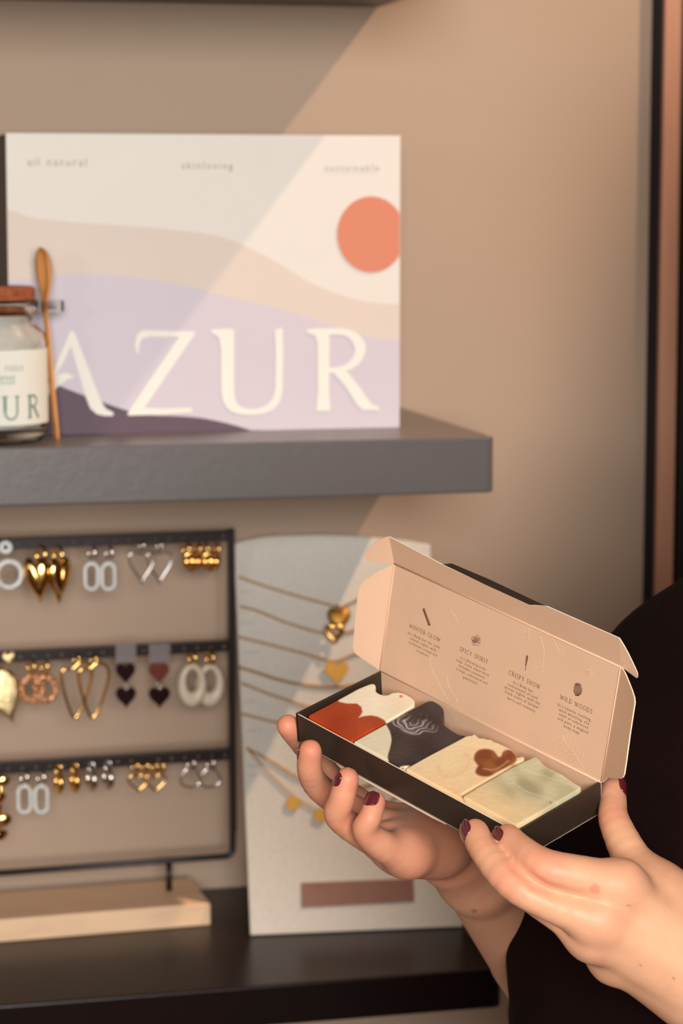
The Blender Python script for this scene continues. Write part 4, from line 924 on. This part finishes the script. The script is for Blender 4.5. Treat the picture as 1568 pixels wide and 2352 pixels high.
FAR = dict(
 index=[(661, 1667, 1.1570, .0056), (712, 1728, 1.172, .0062), (775, 1806, 1.180, .0072), (845, 1860, 1.182, .0078), (930, 1905, 1.182, .0095)],
 middle=[(712, 1725, 1.1305, .0056), (711, 1770, 1.137, .0059), (736, 1812, 1.150, .0066), (820, 1868, 1.158, .0078), (915, 1925, 1.165, .0095)],
 ring=[(797, 1789, 1.1180, .0056), (784, 1838, 1.120, .0060), (777, 1876, 1.126, .0064), (845, 1922, 1.140, .0076), (920, 1950, 1.152, .0098)],
 pinky=[(862, 1842, 1.1150, .0049), (850, 1878, 1.112, .0052), (839, 1908, 1.116, .0062), (884, 1945, 1.126, .0076), (940, 1960, 1.140, .0098)],
 thumb=[(1060, 1790, 1.165, .0068), (1040, 1835, 1.172, .0076), (1030, 1880, 1.178, .0088), (1035, 1915, 1.182, .0115), (1040, 1950, 1.185, .0130)])
def far_hand(X):
    J = {k: [(P(x, y, d), r) for x, y, d, r in v] for k, v in FAR.items()}
    W = [P(1030, 1925, 1.195), P(1020, 1928, 1.185), P(1008, 1930, 1.174), P(1000, 1932, 1.166)]
    WC = P(1095, 2000, 1.215); EL = P(1330, 2330, 1.46)
    palm = None
    for (k, wp, rw) in (('index', W[0], .0150), ('middle', W[1], .0150), ('ring', W[2], .0148), ('pinky', W[3], .0140)):
        a, r = J[k][-1]; d = sd_cone(X, a, wp, r*1.0, rw); palm = d if palm is None else smin(palm, d, .010)
    palm = smin(palm, sd_cone(X, P(925, 1945, 1.148), P(1004, 1938, 1.163), .0090, .0138), .010)     # heel on the little-finger side
    palm = smin(palm, sd_cone(X, P(1020, 1890, 1.178), P(1050, 1960, 1.192), .0120, .0150), .012)    # ball of the thumb
    palm = smin(palm, sd_cone(X, WC, EL, .0195, .031), .012)
    palm = smin(palm, sd_cone(X, P(1040, 1960, 1.190), WC, .0150, .0190), .010)
    out = palm
    for k in ('thumb', 'index', 'middle', 'ring', 'pinky'):
        d = finger(X, J[k], palm.shape)
        j = smin(palm, d, .0095); out = np.minimum(out, j) if out is palm else smin(out, j, .0010)
    return out
def bodypts(ch, ex): return [P(x, y, d) for v in ch.values() for x, y, d, r in v] + ex
NV, NF = skinmesh(near_hand, bodypts(NEAR, [P(1720, 2335, 1.052), P(1850, 2430, 1.060)]), .022, .00115)
FV, FF = skinmesh(far_hand, bodypts(FAR, [P(1095, 2000, 1.215), P(1205, 2180, 1.34)]), .024, .00130)
# upper body: torso, neck, head, upper arms and the rest of the forearms
SHN, SHF = np.array([0.555, 0.985, 1.340]), np.array([0.650, 1.310, 1.315])
ELN, ELF = P(2320, 2800, 1.10), P(1330, 2330, 1.46)
NECK, HEAD = np.array([0.590, 1.165, 1.40]), np.array([0.640, 1.165, 1.615])
def upper(X):
    d = sd_cone(X, NECK+[0, 0, -.04], HEAD+[.02, 0, -.03], .052, .055)
    d = smin(d, sd_ell(X, HEAD+[.015, 0, .02], (.098, .076, .105)), .03)                 # skull
    d = smin(d, sd_ell(X, HEAD+[-.035, 0, -.045], (.060, .056, .075)), .03)              # face and jaw
    d = smin(d, sd_ell(X, HEAD+[-.068, 0, -.100], (.022, .022, .018)), .018)             # chin
    d = smin(d, sd_cone(X, HEAD+[-.086, 0, .012], HEAD+[-.108, 0, -.030], .007, .011), .010)   # nose
    for s in (-1, 1):
        d = smin(d, sd_ell(X, HEAD+[-.066, s*.030, -.028], (.022, .020, .020)), .015)    # cheeks
        d = smax(d, -sd_ell(X, HEAD+[-.094, s*.031, .008], (.016, .017, .012)), .010)    # eye sockets
        d = smin(d, sd_ell(X, HEAD+[-.074, s*.031, .008], (.0125,)*3), .004)             # eyes
        d = smin(d, sd_cone(X, HEAD+[-.088, s*.016, .026], HEAD+[-.078, s*.045, .026], .006, .005), .008)  # brow
        d = smin(d, sd_ell(X, HEAD+[.010, s*.076, -.008], (.016, .007, .028)), .006)     # ears
    d = smin(d, sd_cone(X, HEAD+[-.090, -.018, -.062], HEAD+[-.090, .018, -.062], .006, .006), .006)   # lips
    d = smin(d, sd_cone(X, HEAD+[-.088, -.015, -.073], HEAD+[-.088, .015, -.073], .006, .006), .006)
    for yy in (SHN, SHF): d = smin(d, sd_cone(X, NECK+[0, 0, -.05], yy+[0, 0, -.01], .045, .048), .03)
    d = smin(d, sd_ell(X, (.575, 1.165, 1.20), (.105, .155, .19)), .05); d = smin(d, sd_ell(X, (.575, 1.165, .96), (.11, .145, .16)), .06)
    return d
UV, UF = skinmesh(upper, [HEAD+[-.12, 0, .12], (.72, 1.0, .80), (.46, 1.40, 1.3)], .03, .0048)
def armfun(a, b, c, r0, r1, r2):
    def f(X): return smin(sd_cone(X, a, b, r0, r1), sd_cone(X, b, c, r1, r2), .02)
    return f
arms = []
for sh, el, wr, r1, r2 in ((SHN, ELN, P(1840, 2421, 1.060), .0355, .0240), (SHF, ELF, P(1214, 2193, 1.348), .0300, .0235)):
    arms.append(skinmesh(armfun(sh, el, wr, .046, r1, r2), [sh, el, wr], .06, .0045))
parts = [(NV, NF), (FV, FF), (UV, UF)] + arms
vs = []; fs = []; off = 0
for V, F in parts: vs.append(V); fs.append(F+off); off += len(V)
V = np.concatenate(vs); F = np.concatenate(fs)
cuts = np.cumsum([0]+[len(v) for v in vs])
def bridge(i, j, c):
    """join two overlapping pieces by a quad where they meet inside the sleeve"""
    a = np.arange(cuts[i], cuts[i+1]); b = np.arange(cuts[j], cuts[j+1]); ia = a[np.argmin(np.linalg.norm(V[a]-c, axis=1))]
    fb = F[(F[:, 0] >= cuts[j]) & (F[:, 0] < cuts[j+1])]; q = fb[np.argmin(np.linalg.norm(V[fb[:, 0]]-V[ia], axis=1))]; fa = F[(F == ia).any(1)][0]; k = list(fa).index(ia)
    return [ia, fa[(k+1) % 4], q[1], q[0]]
BR = [bridge(0, 3, P(1850, 2425, 1.06)), bridge(1, 4, P(1235, 2215, 1.36)), bridge(2, 3, SHN), bridge(2, 4, SHF)]
F = np.concatenate([F, np.array(BR)])
me = bpy.data.meshes.new('body'); me.vertices.add(len(V)); me.vertices.foreach_set('co', V.ravel().astype(np.float32))
me.loops.add(len(F)*4); me.loops.foreach_set('vertex_index', F.ravel().astype(np.int32)); me.polygons.add(len(F)); me.polygons.foreach_set('loop_start', np.arange(0, len(F)*4, 4, dtype=np.int32))
me.update(calc_edges=True); me.validate()
# skin colour: pink knuckles, fingertips and palms, moles, painted shade on the far hand
base = lin(230, 175, 139); pink = lin(222, 136, 110); hand_shade = lin(196, 118, 94)
col = np.tile(base, (len(V), 1)); jt = np.zeros(len(V))
for ch, wts in ((NEAR, (.9, .45, .75, .1, .30)), (FAR, (1.0, .6, .8, .55, .5))):
    for v in ch.values():
        for (x, y, d, r), wt in zip(v, wts):
            dd = np.linalg.norm(V-P(x, y, d), axis=1); jt = np.maximum(jt, wt*np.exp(-(dd/(r*1.45))**4))
col = mix(col, pink, jt*.75)
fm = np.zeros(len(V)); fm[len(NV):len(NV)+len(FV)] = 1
dp = np.linalg.norm(V-P(985, 1930, 1.16), axis=1); col = mix(col, hand_shade, fm*(.25+.45*np.exp(-(dp/.030)**2)))  # far hand darker, palm most: shade below the carton put into the colour
for (x, y, d, r, c) in ((1089, 2092, 1.22, .0012, (150, 96, 66)), (1444, 2080, 1.012, .0006, (170, 110, 80)), (1473, 2217, 1.020, .0006, (170, 112, 82)), (1366, 2041, 1.0135, .0022, (222, 130, 112)), (1547, 2248, 1.028, .0006, (176, 116, 86))):
    q = ray(x, y); t = (V-CAM)@q/(q@q); dl = np.linalg.norm(V-CAM-np.outer(t, q), axis=1); near = (dl < r*1.0)
    if near.any(): tm = t[near].min(); near &= t < tm+.01; col[near] = col[near]*.4+lin(*c)*.6
lipd = np.minimum(*[np.linalg.norm((V-(HEAD+np.array([-.090, 0, zz])))*np.array([1, .36, 1.25]), axis=1) for zz in (-.062, -.073)]); col = mix(col, lin(186, 92, 84), np.exp(-(lipd/.0075)**4)*.6)
at = me.color_attributes.new('col', 'FLOAT_COLOR', 'POINT'); at.data.foreach_set('color', np.concatenate([col, np.ones((len(V), 1))], 1).ravel().astype(np.float32))
person = empty('person', (0.57, 1.19, 0.001), 'person in black holding the open carton in both hands, plum nail polish', 'person')
body = link('body', me, M['skin'], person, smooth=True)
for s_ in (-1, 1):
    c = HEAD+np.array([-.074, s_*.031, .008]); g = G()      # lowered lids: she looks down at the carton
    g.tube([c+.0128*unit([-math.cos(a), s_*math.sin(a), -.42+.10*math.cos(a*2)]) for a in np.linspace(-1.0, 1.0, 12)], [.0004+.0006*math.sin(math.pi*(i+.5)/12) for i in range(12)], 6)
    g.build('eyelashes', M['hair'], body, smooth=True)
    g = G(); g.tube([HEAD+np.array([-.0925+.010*t*t*2, s_*(.014+.034*t), .028+.006*math.sin(math.pi*t)]) for t in np.linspace(0, 1, 10)], [.0018+.0014*math.sin(math.pi*min(1, t+.15)) for t in np.linspace(0, 1, 10)], 8); g.build('eyebrow', M['hair'], body, smooth=True)
# fingernails: curved plates lying on the last joint
def fingernail(ch, k, dors, half=.0042, length=.0088, shift=.0, lift=.0006, th0=0.80):
    (x0, y0, d0, r0), (x1, y1, d1, r1) = ch[k][:2]; a = P(x0, y0, d0); b = P(x1, y1, d1); ax = unit(a-b)
    dv = dors[0]*RT+dors[1]*UP+dors[2]*FW; dv = unit(dv-ax*np.dot(dv, ax)); sd = np.cross(ax, dv)
    g = G(); n, m_ = 14, 12; top = []; rr = r0+lift
    for i in range(n+1):
        s = -1+2*i/n
        for j in range(m_+1):
            q = -1+2*j/m_; e = (1-abs(s)**3.0)**.5 if abs(s) < 1 else 0; ang = q*th0*e
            tip = max(0, s)**2*.0012
            c = a + ax*(shift+s*length/2); top.append(c + dv*(rr*math.cos(ang)-tip) + sd*rr*math.sin(ang))
    f1 = [(i*(m_+1)+j, i*(m_+1)+j+1, (i+1)*(m_+1)+j+1, (i+1)*(m_+1)+j) for i in range(n) for j in range(m_)]
    g.add(top, f1)
    o = g.build('fingernail', M['nail'], body, smooth=True); md = o.modifiers.new('s', 'SOLIDIFY'); md.thickness = .0007; md.offset = -1; return o
fingernail(NEAR, 'index', (-.80, -.05, -.60), length=.0098, shift=.0002)
fingernail(NEAR, 'middle', (-.74, -.10, -.68), length=.0104, shift=.0002)
fingernail(NEAR, 'thumb', (.86, .05, -.42), length=.0115, shift=.0008)
fingernail(NEAR, 'ring', (-.4, -.8, -.45)); fingernail(NEAR, 'pinky', (-.3, -.8, -.4), length=.0075)
fingernail(FAR, 'ring', (-.95, -.02, -.22), length=.0076, shift=-.0004)
fingernail(FAR, 'pinky', (-.52, .20, -.80), length=.0080, shift=-.0002)
fingernail(FAR, 'middle', (-.86, -.1, .50), length=.0088, shift=-.001); fingernail(FAR, 'index', (.2, -.1, .95), length=.0068, shift=-.0022, lift=.0003, th0=.6)
fingernail(FAR, 'thumb', (.4, .8, .4))
# clothing
def cloth(X):
    d = sd_ell(X, (.562, 1.140, 1.175), (.192, .180, .215))
    d = smin(d, sd_cone(X, (.566, 1.13, 1.08), (.575, 1.13, .70), .174, .178), .06)
    for sh, el, re in ((SHN, ELN, .052), (SHF, ELF, .038)):
        d = smin(d, sd_cone(X, NECK+[.01, 0, -.055], sh+[0, 0, -.005], .060, .062), .03); d = smin(d, sd_cone(X, sh, el, .062, re), .03)
    for el, wr, re, f in ((ELN, P(1840, 2421, 1.060), .052, .30), (ELF, P(1214, 2193, 1.348), .038, .10)): d = smin(d, sd_cone(X, el, el+(wr-el)*f, re, re*.92), .02)
    fold = .0022*np.sin(X[2]*38+X[0]*60+3*np.sin(X[1]*25))*np.sin(X[1]*41+X[0]*19)
    return d+fold.astype(np.float32)
CV, CF = skinmesh(cloth, [(.36, .95, .52), (.80, 1.46, 1.44), ELN, ELF], .07, .0065)
def rawmesh(name, V, F, m, parent):
    me = bpy.data.meshes.new(name); me.from_pydata([tuple(v) for v in V], [], [tuple(f) for f in F]); return link(name, me, m, parent, smooth=True)
rawmesh('jersey_top', CV, CF, M['knit'], person)
def legs(X):
    d = sd_ell(X, (.565, 1.19, .78), (.150, .175, .14))
    for s in (-1, 1): d = smin(d, sd_cone(X, (.565, 1.19+s*.085, .80), (.565, 1.19+s*.09, .45), .095, .066), .03); d = smin(d, sd_cone(X, (.565, 1.19+s*.09, .45), (.575, 1.19+s*.09, .09), .066, .050), .02)
    return d
LV, LF = skinmesh(legs, [(.5, 1.0, .06), (.7, 1.4, .85)], .1, .009); rawmesh('trousers', LV, LF, M['trousers'], person)
for s in (-1, 1):
    V_, F_ = skinmesh(lambda X: smax(smin(sd_ell(X, (.52, 1.19+s*.09, .035), (.125, .045, .042)), sd_cone(X, (.585, 1.19+s*.09, .05), (.585, 1.19+s*.09, .11), .045, .045), .02), -(X[2]-.002), .003), [(.40, 1.145+s*.09, .0), (.68, 1.235+s*.09, .12)], .04, .006); rawmesh('shoe', V_, F_, M['shoe'], person)
def hair(X):
    d = sd_ell(X, HEAD+[.032, 0, .035], (.100, .088, .105)); d = smin(d, sd_cone(X, HEAD+[.085, 0, -.02], HEAD+[.085, 0, -.20], .055, .045), .04)
    d = smax(d, -sd_ell(X, HEAD+[-.075, 0, -.045], (.080, .066, .095)), .015)
    for s_ in (-1, 1): d = smin(d, sd_cone(X, HEAD+[.035, s_*.062, 0], HEAD+[.02, s_*.075, -.22], .030, .026), .03)  # unseen side locks, added to widen the shade cast on the wall
    return d+(.0006*np.sin(X[1]*900+X[0]*300)).astype(np.float32)
HV, HF = skinmesh(hair, [HEAD+[-.09, -.13, -.31], HEAD+[.16, .13, .15]], .03, .0045); rawmesh('hair', HV, HF, M['hair'], person)
